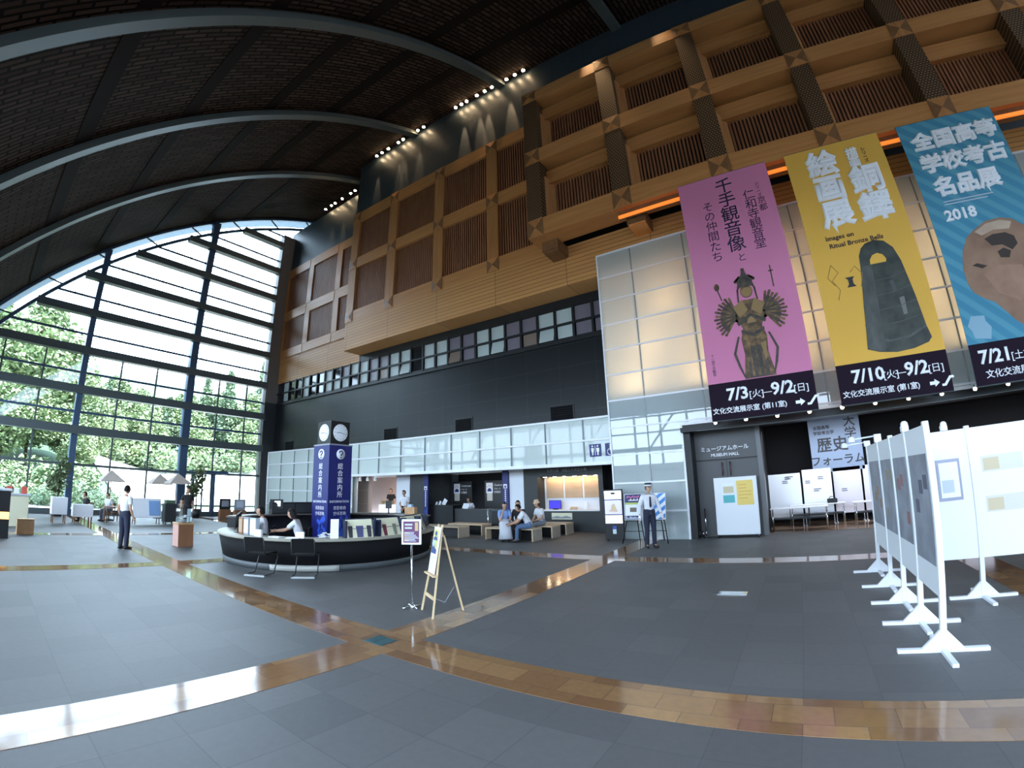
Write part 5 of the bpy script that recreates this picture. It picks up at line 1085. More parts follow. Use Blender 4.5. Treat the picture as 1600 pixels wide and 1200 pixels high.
f = black_easel(-4.52, 13.5, 0.05, 'black metal easel between the digital sign and the guard', ('dark event poster with pink lettering beside the guard', M['alu']))
b = MB(); b.box(-0.265, 0.265, -0.024, -0.02, 0.015, 0.765, 0); b.box(-0.25, 0.25, -0.026, -0.024, 0.13, 0.46, 1); b.box(-0.25, 0.25, -0.026, -0.024, 0.46, 0.52, 2); b.box(-0.10, 0.10, -0.028, -0.026, 0.24, 0.37, 3); r = random.Random(2)
for q in range(16): u = -0.24 + q * 0.031; b.box(u, u + 0.022, -0.028, -0.024, 0.03, 0.06 + 0.06 * r.random(), 4)
for q in range(7): u = -0.2 + q * 0.055; b.obox((u, -0.027, 0.66 + 0.02 * (q % 2)), (u + 0.05, -0.027, 0.72 - 0.02 * (q % 3)), 0.004, 0.022, (0, 0, 1), 5)
for q in range(6): u = -0.14 + q * 0.05; b.box(u, u + 0.035, -0.028, -0.024, 0.57, 0.57 + 0.03 + 0.03 * (q % 2), 6)
b.build('poster', [mat('poster_night', (0.02, 0.018, 0.10), 0.5), M['paper'], mat('poster_lime', (0.45, 0.55, 0.12), 0.5), mat('poster_brown', (0.14, 0.10, 0.06), 0.5), M['pale'], mat('poster_pink', (0.85, 0.20, 0.45), 0.5), M['letter']], f)
f = black_easel(-3.85, 13.65, -0.05, 'black metal easel behind the guard', ('blue and white striped board behind the guard', M['paper']))
b = MB(); r = random.Random(8)
for q in range(6):
    z = -0.35 + q * 0.24; pts = [(-0.27, z), (0.27, z + 0.42), (0.27, z + 0.54), (-0.27, z + 0.12)]
    def clip(p): return (p[0], min(0.77, max(0.01, p[1])))
    lo_ = [(-0.27 + 0.54 * s / 8, z + 0.42 * s / 8) for s in range(9)]; lo = [clip(p) for p in lo_]; hi = [clip((p[0], p[1] + 0.12)) for p in lo_]
    for s in range(8):
        if hi[s][1] - lo[s][1] > 0.004 or hi[s + 1][1] - lo[s + 1][1] > 0.004: b.add([(lo[s][0], -0.022, lo[s][1]), (lo[s + 1][0], -0.022, lo[s + 1][1]), (hi[s + 1][0], -0.022, hi[s + 1][1]), (hi[s][0], -0.022, hi[s][1])], [(0, 1, 2, 3)])
b.build('stripes', mat('stripe_blue', (0.05, 0.24, 0.62), 0.5), f)

# ------------------------------------------------------------------ people
def skin(pts, edges, sub=1):
    me = bpy.data.meshes.new('s'); me.from_pydata([p[0] for p in pts], edges, []); o = bpy.data.objects.new('s', me); COL.objects.link(o)
    m = o.modifiers.new('k', 'SKIN'); m.use_smooth_shade = True
    for i, p in enumerate(pts):
        r = p[1]; me.skin_vertices[0].data[i].radius = (r, r) if not isinstance(r, tuple) else r
        me.skin_vertices[0].data[i].use_root = (i == 0)
    sm = o.modifiers.new('u', 'SUBSURF'); sm.levels = sub; sm.render_levels = sub
    dg = bpy.context.evaluated_depsgraph_get(); dg.update(); out = bpy.data.meshes.new_from_object(o.evaluated_get(dg)); bpy.data.objects.remove(o); return out


def from_mesh(b, me, mi=0):
    b.add([v.co[:] for v in me.vertices], [list(p.vertices) for p in me.polygons], mi, True); bpy.data.meshes.remove(me); return b


def hand(b, wrist, dirv, thumb_dir, mi=0, s=1.0):
    d = Vector(dirv).normalized(); th = Vector(thumb_dir); th = (th - d * th.dot(d)).normalized(); n = d.cross(th)
    w = Vector(wrist)
    b.tube([w, w + d * 0.03 * s, w + d * 0.085 * s], [0.022 * s, 0.034 * s, 0.034 * s], 8, mi)
    for i, (o_, L) in enumerate(((0.027, 0.075), (0.009, 0.085), (-0.009, 0.08), (-0.026, 0.062))):
        p = w + d * 0.08 * s + th * o_ * s; q = p + d * L * 0.55 * s + n * 0.008; e = q + d * L * 0.4 * s + n * 0.028
        b.tube([p, q, e], [0.0095 * s, 0.0088 * s, 0.0065 * s], 6, mi)
    p = w + d * 0.03 * s + th * 0.024 * s; b.tube([p, p + d * 0.03 * s + th * 0.03 * s, p + d * 0.06 * s + th * 0.036 * s + n * 0.012], [0.011 * s, 0.010 * s, 0.007 * s], 6, mi)


def head(b, c, R, hair):                                             # skull, jaw, nose, ears, eyes, mouth
    bm = bmesh.new(); bmesh.ops.create_icosphere(bm, subdivisions=3, radius=1)
    for v in bm.verts:
        x, y, z = v.co; j = max(0, -z); x *= 0.076 * (1 - 0.28 * j); yy = y * 0.096 * (1 - 0.18 * j) + 0.012 * j; zz = z * 0.117
        if y > 0.75 and -0.45 < z < 0.12 and abs(v.co.x) < 0.22: yy += 0.016 * (1 - abs(v.co.x) / 0.22) * (1 if z < -0.1 else 0.6)
        if y > 0.6 and 0.02 < z < 0.25 and 0.25 < abs(v.co.x) < 0.55: yy -= 0.006
        v.co = Vector((x, yy, zz))
    o = len(b.v); fs = []; mis = []
    bm.verts.index_update(); vs = [Vector(c) + R @ v.co for v in bm.verts]
    for f in bm.faces:
        q = f.calc_center_median(); m_ = 0
        if q.y > 0.055 and 0.008 < q.z < 0.021 and 0.020 < abs(q.x) < 0.042: m_ = 1
        elif q.y > 0.06 and -0.066 < q.z < -0.052 and abs(q.x) < 0.024: m_ = 2
        fs.append([v.index for v in f.verts]); mis.append(m_)
    bm.free()
    for v in vs: b.v.append(tuple(v))
    for f, m_ in zip(fs, mis): b.f.append([i + o for i in f]); b.m.append(m_); b.sm.append(True)
    for s in (-1, 1):
        p = Vector(c) + R @ Vector((s * 0.076, -0.005, 0.0)); b.ball(p, (0.012, 0.018, 0.03), 1)


def hair_mesh(c, R, length, volume=1.0):
    bm = bmesh.new(); bmesh.ops.create_icosphere(bm, subdivisions=3, radius=1); b = MB()
    for v in bm.verts:
        v.co = Vector((v.co.x * 0.085 * volume, v.co.y * 0.106 * volume - 0.006, v.co.z * 0.126 * volume + 0.006))
    kill = [f for f in bm.faces if (lambda q: q.y > 0.015 and q.z < 0.078)(f.calc_center_median()) or f.calc_center_median().z < -0.045]
    bmesh.ops.delete(bm, geom=kill, context='FACES')
    for v in bm.verts:
        if length > 0 and v.co.z < 0.0 and v.co.y < 0.05: v.co.z -= length * min(1, -v.co.z / 0.04 + 0.2)
    bm.verts.index_update(); b.add([Vector(c) + R @ v.co for v in bm.verts], [[v.index for v in f.verts] for f in bm.faces], 0, True); bm.free()
    return b


def person(label, loc, fwd, pose='stand', lean=0.0, arms=None, shirt='cloth_white', sleeve='short', pants='cloth_black', hairlen=0.0, skirt=None, cap=None, turn=0.0, nod=0.0, scale=1.0, gloves=False, seat=0.41, slim=1.0, tie=False, bag=None):
    t = thing('person', label, 'person', loc, math.atan2(-fwd[0], fwd[1])); t.scale = (scale,) * 3
    sit = pose == 'sit'; pz = seat + 0.11 if sit else 0.94
    L = Matrix.Rotation(-lean, 3, 'X')

    def up(x, y, z): v = L @ Vector((x, y, z)); return Vector((v.x, v.y, v.z + pz))
    pel = Vector((0, 0, pz)); bel = up(0, 0.0, 0.19); che = up(0, 0.0, 0.37); nb = up(0, 0.005, 0.50); nt = up(0, 0.02, 0.58)
    hc = nt + L @ Vector((0, 0.025, 0.10)) + Vector((0, 0.03 * nod, -0.02 * nod))
    HR = Matrix.Rotation(turn, 3, 'Z') @ Matrix.Rotation(-lean * 0.5 - nod, 3, 'X')
    sh = {s: up(s * 0.175 * slim, 0, 0.455) for s in (-1, 1)}
    hip = {s: Vector((s * 0.09, 0.02 if sit else 0, pz - 0.02)) for s in (-1, 1)}
    if sit: kn = {s: Vector((s * 0.12, 0.43, seat + 0.07)) for s in (-1, 1)}; an = {s: Vector((s * 0.12, 0.41 - 0.05 * s, 0.08)) for s in (-1, 1)}
    else: kn = {s: Vector((s * 0.10, 0.015, 0.50)) for s in (-1, 1)}; an = {s: Vector((s * 0.11, -0.02, 0.09)) for s in (-1, 1)}
    toe = {s: an[s] + Vector((s * 0.03, 0.15, -0.055)) for s in (-1, 1)}
    if arms is None: arms = {s: (up(s * 0.235, -0.03, 0.19), up(s * 0.25, 0.07, -0.05)) for s in (-1, 1)}
    else: arms = {s: tuple(Vector(q) for q in arms[s]) for s in (-1, 1)}
    pts = [(pel, (0.10 * slim, 0.085)), (bel, (0.09 * slim, 0.07)), (che, (0.10 * slim, 0.07)), (nb, 0.052), (nt, 0.05)]; ed = [(0, 1), (1, 2), (2, 3), (3, 4)]
    for s in (-1, 1):
        i = len(pts); el, wr = arms[s]; pts += [(sh[s], 0.058), ((sh[s] + el) / 2, 0.048), (el, 0.040), ((el * 0.6 + wr * 0.4), 0.038), (wr, 0.026)]; ed += [(2, i), (i, i + 1), (i + 1, i + 2), (i + 2, i + 3), (i + 3, i + 4)]
        i = len(pts); pts += [(hip[s], 0.085), ((hip[s] + kn[s]) / 2, 0.078), (kn[s], 0.056), ((kn[s] * 0.65 + an[s] * 0.35), 0.056), (an[s], 0.036), (toe[s], 0.032)]; ed += [(0, i), (i, i + 1), (i + 1, i + 2), (i + 2, i + 3), (i + 3, i + 4), (i + 4, i + 5)]
    b = MB(); from_mesh(b, skin(pts, ed)); head(b, hc, HR, None)
    for s in (-1, 1): el, wr = arms[s]; hand(b, wr, (wr - el), (0, 1, 0.2) if not sit else (-s, 0.2, 0.3))
    b.build('body', [M['skin'], M['eye'], M['lips']], t, recalc=False)
    # shirt
    pts = [(pel + (bel - pel) * (-0.40), (0.135 * slim, 0.112)), (pel + (bel - pel) * 0.3, (0.146 * slim, 0.120)), (bel, (0.150 * slim, 0.125)), (che, (0.165 * slim, 0.130)), (nb - (nb - che) * 0.10, 0.075)]; ed = [(0, 1), (1, 2), (2, 3), (3, 4)]
    for s in (-1, 1):
        i = len(pts); el, wr = arms[s]; pts += [(sh[s], 0.074), ((sh[s] * 0.45 + el * 0.55), 0.066)]; ed += [(3, i), (i, i + 1)]
        if sleeve == 'long': pts += [(el, 0.056), (el * 0.12 + wr * 0.88, 0.040)]; ed += [(i + 1, i + 2), (i + 2, i + 3)]
        else: pts += [(sh[s] * 0.25 + el * 0.75, 0.064)]; ed += [(i + 1, i + 2)]
    so = from_mesh(MB(), skin(pts, ed)).build('shirt', M[shirt], t, recalc=False)
    if tie: MB().plate([(-0.02, 0.0), (0.02, 0.0), (0.03, -0.26), (0, -0.3), (-0.03, -0.26)], -0.006, 0.006).build('tie', M['cloth_navy'], so).location = (0, 0.125, pz + 0.45)
    # trousers or skirt
    if skirt:
        b = MB()
        if sit:
            for s in (-1, 1): pass
            b.tube([(0, -0.02, seat + 0.14), (0, 0.2, seat + 0.13), (0, 0.42, seat + 0.06), (0, 0.50, 0.28), (0, 0.52, 0.08)], [0.17, 0.20, 0.20, 0.21, 0.24], 18)
        else: b.tube([(0, 0, pz + 0.06), (0, 0, pz - 0.1), (0, 0, 0.45)], [0.14, 0.18, 0.2], 18)
        b.build('skirt', M[skirt], t)
    else:
        pts = [(pel, (0.165 * slim, 0.140)), (pel + (bel - pel) * 0.85, (0.168 * slim, 0.142))]; ed = [(0, 1)]
        for s in (-1, 1): i = len(pts); pts += [(hip[s], 0.102), ((hip[s] + kn[s]) / 2, 0.094), (kn[s], 0.076), ((kn[s] + an[s]) / 2, 0.072), (an[s] + (an[s] - kn[s]).normalized() * 0.06, 0.066)]; ed += [(0, i), (i, i + 1), (i + 1, i + 2), (i + 2, i + 3), (i + 3, i + 4)]
        from_mesh(MB(), skin(pts, ed)).build('trousers', M[pants], t, recalc=False)
    for s in (-1, 1):
        b = MB(); a = an[s]; b.tube([a + Vector((0, -0.075, -0.055)), a + Vector((0, -0.04, -0.04)), a + Vector((s * 0.015, 0.06, -0.045)), toe[s] + Vector((0, 0.03, 0.0))], [0.025, 0.044, 0.044, 0.03], 10); b.build('shoe', M['shoe'], t)
    if gloves:
        for s in (-1, 1): b = MB(); el, wr = arms[s]; hand(b, wr - (wr - el).normalized() * 0.02, (wr - el), (0, 1, 0.2), 0, 1.28); b.build('glove', M['glove'], t)
    hair_mesh(hc, HR, hairlen, 1.0 if not hairlen else 1.06).build('hair', M['hair'], t)
    if cap == 'guard':
        cp = MB(); cp.lathe([(0.0, 0.15), (0.085, 0.15), (0.098, 0.13), (0.090, 0.055)], n=20); cp.add([Vector((0.085 * math.cos(a), 0.085 * math.sin(a), 0.058)) for a in [PI * (0.1 + 0.8 * i / 10) for i in range(11)]] + [Vector((0.10 * math.cos(a), 0.16 * math.sin(a), 0.045)) for a in [PI * (0.1 + 0.8 * i / 10) for i in range(11)]], [(i, i + 1, i + 12, i + 11) for i in range(10)], 0, True)
        o = cp.build('peaked_cap', M['cap'], t); o.location = hc; o.rotation_euler = HR.to_euler(); b = MB(); b.lathe([(0.093, 0.06), (0.097, 0.095)], n=20); b.build('cap_band', M['letter'], o)
    if cap == 'sun':
        cp = MB(); cp.lathe([(0.0, 0.15), (0.07, 0.145), (0.096, 0.08), (0.098, 0.05), (0.13, 0.03)], n=20); o = cp.build('sun_hat', M['hat'], t); o.location = hc; o.rotation_euler = HR.to_euler()
    return t


g = person('security guard standing in peaked cap, white shirt and white gloves by the glass wall', (-3.77, 12.55, 0), (0.62, -0.78), lean=0.0, sleeve='long', pants='cloth_navy', cap='guard', turn=0.15, gloves=True, scale=1.0, tie=True,
           arms={-1: ((-0.28, 0.0, 1.14), (-0.31, 0.10, 0.90)), 1: ((0.27, -0.02, 1.13), (0.30, 0.06, 0.88))})
b = MB(); b.ball((0.237, 0.02, 1.28), (0.008, 0.03, 0.035), 1); b.build('arm_badge', M['gold'], g)
person('woman in pale blue shirt and long white skirt sitting on the nearest bench', (-9.0, 13.14, 0), (0.62, -0.78), 'sit', 0.28, shirt='cloth_blue', skirt='skirt', hairlen=0.0, turn=-0.3, nod=0.1,
       arms={-1: ((-0.20, 0.26, 0.72), (-0.06, 0.34, 0.62)), 1: ((0.17, 0.34, 0.66), (0.06, 0.30, 0.98))})
person('woman in dark jacket sitting between the blue-shirted woman and the man in jeans', (-8.53, 13.36, 0), (0.25, -0.97), 'sit', 0.1, shirt='cloth_black', sleeve='long', pants='cloth_black', hairlen=0.02, turn=0.2,
       arms={-1: ((-0.24, 0.08, 0.73), (-0.08, 0.30, 0.62)), 1: ((0.24, 0.08, 0.73), (0.08, 0.32, 0.60))})
person('man in white shirt and blue jeans leaning forward on the nearest bench', (-7.98, 13.14, 0), (-0.80, -0.60), 'sit', 0.52, shirt='cloth_white', pants='denim', nod=0.15,
       arms={-1: ((-0.24, 0.42, 0.66), (-0.06, 0.66, 0.56)), 1: ((0.25, 0.42, 0.66), (0.06, 0.66, 0.58))})
person('man in straw hat, white shirt and grey trousers sitting on the second bench', (-8.12, 14.22, 0), (-0.45, -0.89), 'sit', 0.25, shirt='cloth_white', pants='cloth_grey', cap='sun', tie=True,
       arms={-1: ((-0.25, 0.16, 0.70), (-0.06, 0.36, 0.60)), 1: ((0.25, 0.16, 0.70), (0.08, 0.36, 0.60))})
person('man in white shirt and black trousers standing before the white wall piece', (-15.45, 14.62, 0), (0.25, -0.97), shirt='cloth_white', pants='cloth_black', nod=0.15, lean=0.05, scale=1.0,
       arms={-1: ((-0.25, 0.02, 1.12), (-0.06, 0.20, 0.93)), 1: ((0.25, 0.02, 1.12), (0.03, 0.20, 0.92))})
person('woman in dark top standing behind the white shop stand', (-20.1, 17.95, 0), (0.4, -0.9), shirt='cloth_black', pants='cloth_black', hairlen=0.03, scale=1.04)
person('receptionist with short hair in white blouse behind the desk, left one', (-11.32, 5.85, 0), (-0.62, -0.78), 'sit', 0.12, shirt='cloth_white', pants='cloth_black', hairlen=0.03, seat=0.44, turn=0.3,
       arms={-1: ((-0.23, 0.18, 0.80), (0.02, 0.26, 0.84)), 1: ((0.23, 0.18, 0.80), (-0.02, 0.28, 0.80))})
person('receptionist with long black hair in white blouse reaching over the desk, right one', (-10.42, 6.36, 0), (-0.70, -0.71), 'sit', 0.30, shirt='cloth_white', pants='cloth_black', hairlen=0.10, seat=0.44, nod=0.2,
       arms={-1: ((-0.2, 0.34, 0.80), (-0.10, 0.62, 0.77)), 1: ((0.22, 0.34, 0.80), (0.10, 0.64, 0.77))})
person('ticket clerk with dark hair in white shirt behind the ticket counter', (-14.15, 17.75, 0), (0.1, -1), 'sit', 0.2, shirt='cloth_white', pants='cloth_black', hairlen=0.04, seat=0.44)
person('man in white shirt and dark trousers standing alone on the carpet at left', (-14.85, 3.30, 0), (-0.5, 0.86), shirt='cloth_white', pants='cloth_navy', scale=1.0)
person('person in black vest standing behind the brown pedestal', (-20.6, 7.05, 0), (0.9, -0.3), shirt='cloth_black', pants='cloth_black', sleeve='short')
person('seated cafe visitor in dark clothes at the white table', (-25.6, 3.95, 0), (0.3, -0.95), 'sit', 0.15, shirt='cloth_black', pants='cloth_black', hairlen=0.03)
person('seated cafe visitor in white near the left mullion', (-25.9, 5.0, 0), (0.6, -0.8), 'sit', 0.15, shirt='cloth_white', pants='cloth_grey')
for i, (x, y, a, nme) in enumerate(((-25.6, 3.95, (0.3, -0.95), 'dark-clothed cafe visitor'), (-25.9, 5.0, (0.6, -0.8), 'cafe visitor in white'), (-11.32, 5.85, (-0.62, -0.78), 'left receptionist'), (-10.42, 6.36, (-0.70, -0.71), 'right receptionist'), (-14.15, 17.75, (0.1, -1), 'ticket clerk'))):
    t = thing('chair', 'simple brown chair under the ' + nme, 'chair', (x, y, 0), math.atan2(-a[0], a[1])); sz = 0.41 if i < 2 else 0.44
    MB().bbox(-0.2, 0.2, -0.2, 0.2, sz - 0.04, sz, 0.01).build('seat', M['brown'] if i < 2 else M['blackm'], t); MB().bbox(-0.2, 0.2, -0.24, -0.21, sz + 0.15, sz + 0.42, 0.008).build('backrest', M['brown'] if i < 2 else M['blackm'], t)
    for u in (-0.17, 0.17):
        for v in (-0.17, 0.17): MB().box(u - 0.015, u + 0.015, v - 0.015, v + 0.015, 0, sz - 0.04).build('leg', M['brown'] if i < 2 else M['blackm'], t)
        MB().obox((u, -0.18, sz), (u, -0.23, sz + 0.2), 0.03, 0.02).build('back_post', M['brown'] if i < 2 else M['blackm'], t)

# ------------------------------------------------------------------ things on the left, before the curtain wall
t = thing('display_pedestal', 'brown wooden pedestal with a clear case on the carpet at left', 'pedestal', (-15.4, 4.85, 0))
MB().bbox(0, 0.52, 0, 0.46, 0, 0.66, 0.008).build('plinth', M['brown'], t); MB().bbox(-0.02, 0.54, -0.02, 0.48, 0.66, 0.71, 0.006).build('cap', M['crate'], t); MB().box(-0.003, 0.523, -0.004, 0.0, 0.01, 0.65).build('sunlit_side', M['pinkish'], t, 'sunlit side face, its light painted in pink')  # thin pink sheet paints the sunlit face of the pedestal
MB().box(0.06, 0.46, 0.05, 0.41, 0.71, 1.12).build('clear_case', M['acrylic'], t); b = MB(); r = random.Random(1)
for q in range(14): b.obox((r.uniform(.1, .42), r.uniform(.1, .36), .72 + .015 * q), (r.uniform(.1, .42), r.uniform(.1, .36), .73 + .015 * q), .06, .008)
b.build('slips', M['paper'], t)
t = thing('wooden_box', 'low pale wooden box on the carpet at far left', 'box', (-19.4, 0.78, 0)); MB().bbox(0, 0.5, 0, 0.52, 0, 0.44, 0.01).build('body', M['crate'], t); MB().bbox(-0.01, 0.51, -0.01, 0.53, 0.44, 0.47, 0.006).build('lid', M['crate'], t)
t = thing('display_booth', 'tall black booth with an amber glow before the cream stall', 'booth', (-18.4, -0.82, 0)); MB().bbox(0, 0.9, 0, 1.32, 0, 1.35, 0.01).build('body', M['black'], t); MB().box(0.9, 0.93, 1.05, 1.31, 0.55, 0.75).build('lit_panel', emis('amber_glow', (1.0, 0.55, 0.15), 2.0), t, 'small glowing amber panel'); MB().bbox(-0.03, 0.93, -0.03, 1.35, 1.35, 1.40, 0.006).build('top', M['pale'], t)
t = thing('cream_stall', 'cream sales stall behind the low wooden box', 'stall', (-22.6, 0.1, 0)); MB().bbox(0, 0.9, 0, 1.15, 0, 1.1, 0.01).build('counter', M['cream'], t); MB().bbox(-0.05, 0.95, -0.05, 1.2, 1.1, 1.16, 0.01).build('top', M['pale'], t); b = MB()
for q in range(4): b.bbox(0.2, 0.5, 0.1 + 0.26 * q, 0.3 + 0.26 * q, 1.16, 1.36 + 0.06 * (q % 2), 0.01, q % 2)
b.build('goods', [M['paper'], mat('red_goods', (0.6, 0.1, 0.07), 0.5)], t)
for i, (x, y0, y1, h, m_) in enumerate(((-24.6, 3.15, 3.95, 0.78, 'paper'), (-24.3, 2.25, 2.85, 1.05, 'paper'), (-25.2, 4.6, 5.3, 0.72, 'brown'))):
    t = thing('cafe_table', ['white-clothed cafe table in the middle of the cafe', 'tall white-draped table by the left mullion', 'brown cafe table right of the white-clothed one'][i], 'table', (x, y0, 0)); w = y1 - y0
    MB().bbox(0, 0.7, 0, w, h - 0.04, h, 0.01).build('tabletop', M[m_], t)
    if m_ == 'paper': b = MB(); b.box(-0.005, 0.705, -0.005, w + 0.005, h * 0.35, h + 0.004); b.build('cloth', M['paper'], t)
    for u in (0.06, 0.64):
        for v in (0.06, w - 0.06): MB().box(u - 0.02, u + 0.02, v - 0.02, v + 0.02, 0, h - 0.04).build('leg', M['brown'], t)
t = thing('price_board', 'large white and blue tilted board behind the standing man', 'board', (-24.0, 5.65, 0)); b = MB(); b.obox((0.15, 0.65, 0.30), (-0.1, 0.65, 1.15), 1.3, 0.04, (1, 0, 0)); b.build('board', M['paper'], t); b = MB(); b.obox((0.165, 0.98, 0.40), (-0.04, 0.98, 1.05), 0.5, 0.05, (1, 0, 0)); b.build('picture', mat('blue_picture', (0.22, 0.38, 0.66), 0.5), t)
for v in (0.1, 1.2): MB().tube([(0.1, v, 0.4), (0.15, v, 0)], 0.02, 6).build('front_leg', M['steelg'], t); MB().tube([(-0.05, v, 0.9), (-0.35, v, 0)], 0.02, 6).build('rear_leg', M['steelg'], t)
for i, (x, y) in enumerate(((-24.2, 7.05), (-24.0, 7.75))): t = thing('storage_trolley', ['dark goods trolley right of the tilted board', 'brown goods trolley left of the thick mullion'][i], 'trolley', (x, y, 0)); MB().bbox(0, 0.5, 0, 0.55, 0.1, 0.95, 0.02).build('body', M['grey'] if i == 0 else M['plyedge'], t); MB().bbox(0.05, 0.45, 0.05, 0.5, 0.95, 1.12, 0.03).build('goods', M['leafd'] if i == 0 else M['brown'], t); [MB().ball((u, v, 0.05), 0.05, 1).build('caster', M['black'], t) for u in (0.07, 0.43) for v in (0.07, 0.48)]
for c_ in (0,):
    pass
for i, (x, y, z) in enumerate(((-26.0, 5.02, 2.36), (-28.0, 7.95, 2.36), (-26.4, 8.45, 2.42))):
    t = thing('parasol', ['beige parasol at left over the cafe', 'beige parasol partly hidden behind the right one', 'beige parasol in front of the thick mullion'][i], 'parasol', (x, y, 0), 0, 'beige cafe parasols')
    b = MB(); b.lathe([(0.0, 0.50), (0.78, 0.0), (0.78, -0.06), (0.74, -0.02), (0.0, 0.44)], (0, 0, z - 0.48), n=4, a0=PI / 4, a1=2 * PI + PI / 4, smooth=False); b.build('canopy', M['canvas'], t); MB().tube([(0, 0, 0.05), (0, 0, z)], 0.022, 8).build('pole', M['brown'], t); MB().lathe([(0.03, 0.1), (0.22, 0.06), (0.25, 0)], n=18).build('base', M['steelg'], t)
for i, (x, y) in enumerate(((-27.2, 11.15), (-26.2, 11.6))): t = thing('framed_notice', ['dark framed picture on a brown stand by the exit door', 'pale framed picture on a brown stand right of the dark one'][i], 'notice', (x, y, 0)); MB().bbox(-0.03, 0.03, 0, 0.66, 0.55, 1.15, 0.008).build('frame', M['black'] if i == 0 else M['greyprint'], t); MB().bbox(-0.16, 0.16, 0, 0.66, 0, 0.55, 0.01).build('stand', M['brown'], t); MB().box(0.03, 0.034, 0.12, 0.54, 0.7, 1.05).build('picture', M['greyprint'] if i == 0 else M['pale'], t)


# ------------------------------------------------------------------ plants and the outside
def leaf_cloud(b, blobs, n, size, seed):
    r = random.Random(seed)
    for i in range(n):
        c, rad = blobs[r.randrange(len(blobs))]
        while True:
            d = Vector((r.uniform(-1, 1), r.uniform(-1, 1), r.uniform(-1, 1)))
            if 0.3 < d.length < 1: break
        p = Vector(c) + Vector((d.x * rad[0], d.y * rad[1], d.z * rad[2])); e = Euler((r.uniform(-0.9, 0.9), r.uniform(-0.9, 0.9), r.uniform(0, 6.3))); s = size * r.uniform(0.6, 1.3)
        b.add([p + e.to_matrix() @ Vector(q) for q in ((-s, -s * 0.5, 0), (0, -s * 0.7, s * 0.15), (s, 0, 0), (0, s * 0.7, s * 0.15), (-s, s * 0.5, 0))], [(0, 1, 2, 3, 4)])


for i, (x, y, h) in enumerate(((-28.4, 2.95, 3.0), (-28.8, 10.35, 3.1))):
    t = thing('potted_tree', ['tall potted tree left of the left mullion', 'potted tree behind the right parasol'][i], 'plant', (x, y, 0)); MB().lathe([(0.0, 0.0), (0.22, 0.0), (0.3, 0.5), (0.26, 0.5), (0.24, 0.42), (0, 0.42)], n=18).build('pot', M['grey'], t); MB().tube([(0, 0, 0.4), (0.03, 0, 1.2), (0, 0.03, h - 0.5)], [0.04, 0.035, 0.015], 8).build('trunk', M['bark'], t)
    b = MB(); leaf_cloud(b, [((0, 0, h - 1.2), (0.45, 0.5, 0.75)), ((0, 0.15, h - 0.7), (0.35, 0.35, 0.6)), ((0, -0.2, h - 1.5), (0.35, 0.4, 0.5))], 420, 0.10, i); b.build('foliage', M['leaf'], t)

b = MB(); b.add([(-42, -60, -0.06), (XC - 0.3, -60, -0.06), (XC - 0.3, 90, -0.06), (-42, 90, -0.06)], [(0, 1, 2, 3)]); b.box(-30.4, -30.0, -60, 90, -0.3, -0.02)
struct(b.build('ground', M['concrete']), 'sunlit pale terrace outside the curtain wall', 'ground')


def hz(x, y):
    d = -x - 42
    if d <= 0: return -0.06
    n = 1.2 * math.sin(x * 0.11 + y * 0.07) + 0.9 * math.sin(y * 0.17 + 1.0)
    return -0.06 + 0.10 * d + 0.16 * max(0, d - 14) + max(0, d - 40) * 0.12 + n * min(1, d / 25) + 4.5 * math.exp(-((y - 0) / 9) ** 2) * min(1, d / 18)


vs = []; fs = []; nx_, ny_ = 34, 50
for i in range(nx_ + 1):
    for j in range(ny_ + 1): x = -42 - 3.2 * i; y = -60 + 3.0 * j; vs.append((x, y, hz(x, y)))
for i in range(nx_):
    for j in range(ny_): q = i * (ny_ + 1) + j; fs.append((q, q + 1, q + ny_ + 2, q + ny_ + 1))
b = MB(); b.add(vs, fs, 0, True); struct(b.build('ground_hill', M['grass']), 'wooded hillside beyond the terrace', 'hill')
b = MB(); pl = []
for j in range(13): y = 9.0 + 3.2 * j; pl.append(y)
vs = []; fs = []
for i in range(8):
    for j, y in enumerate(pl): x = -43.0 - 2.9 * i; vs.append((x, y, hz(x, y) + 0.15))
for i in range(7):
    for j in range(12): q = i * 13 + j; fs.append((q, q + 1, q + 14, q + 13))
b.add(vs, fs, 0, True); struct(b.build('ground_lawn', M['concrete']), 'sunlit grassy slope outside, its brightness put in as pale colour', 'lawn')  # sunny slope, its brightness put into the pale concrete colour

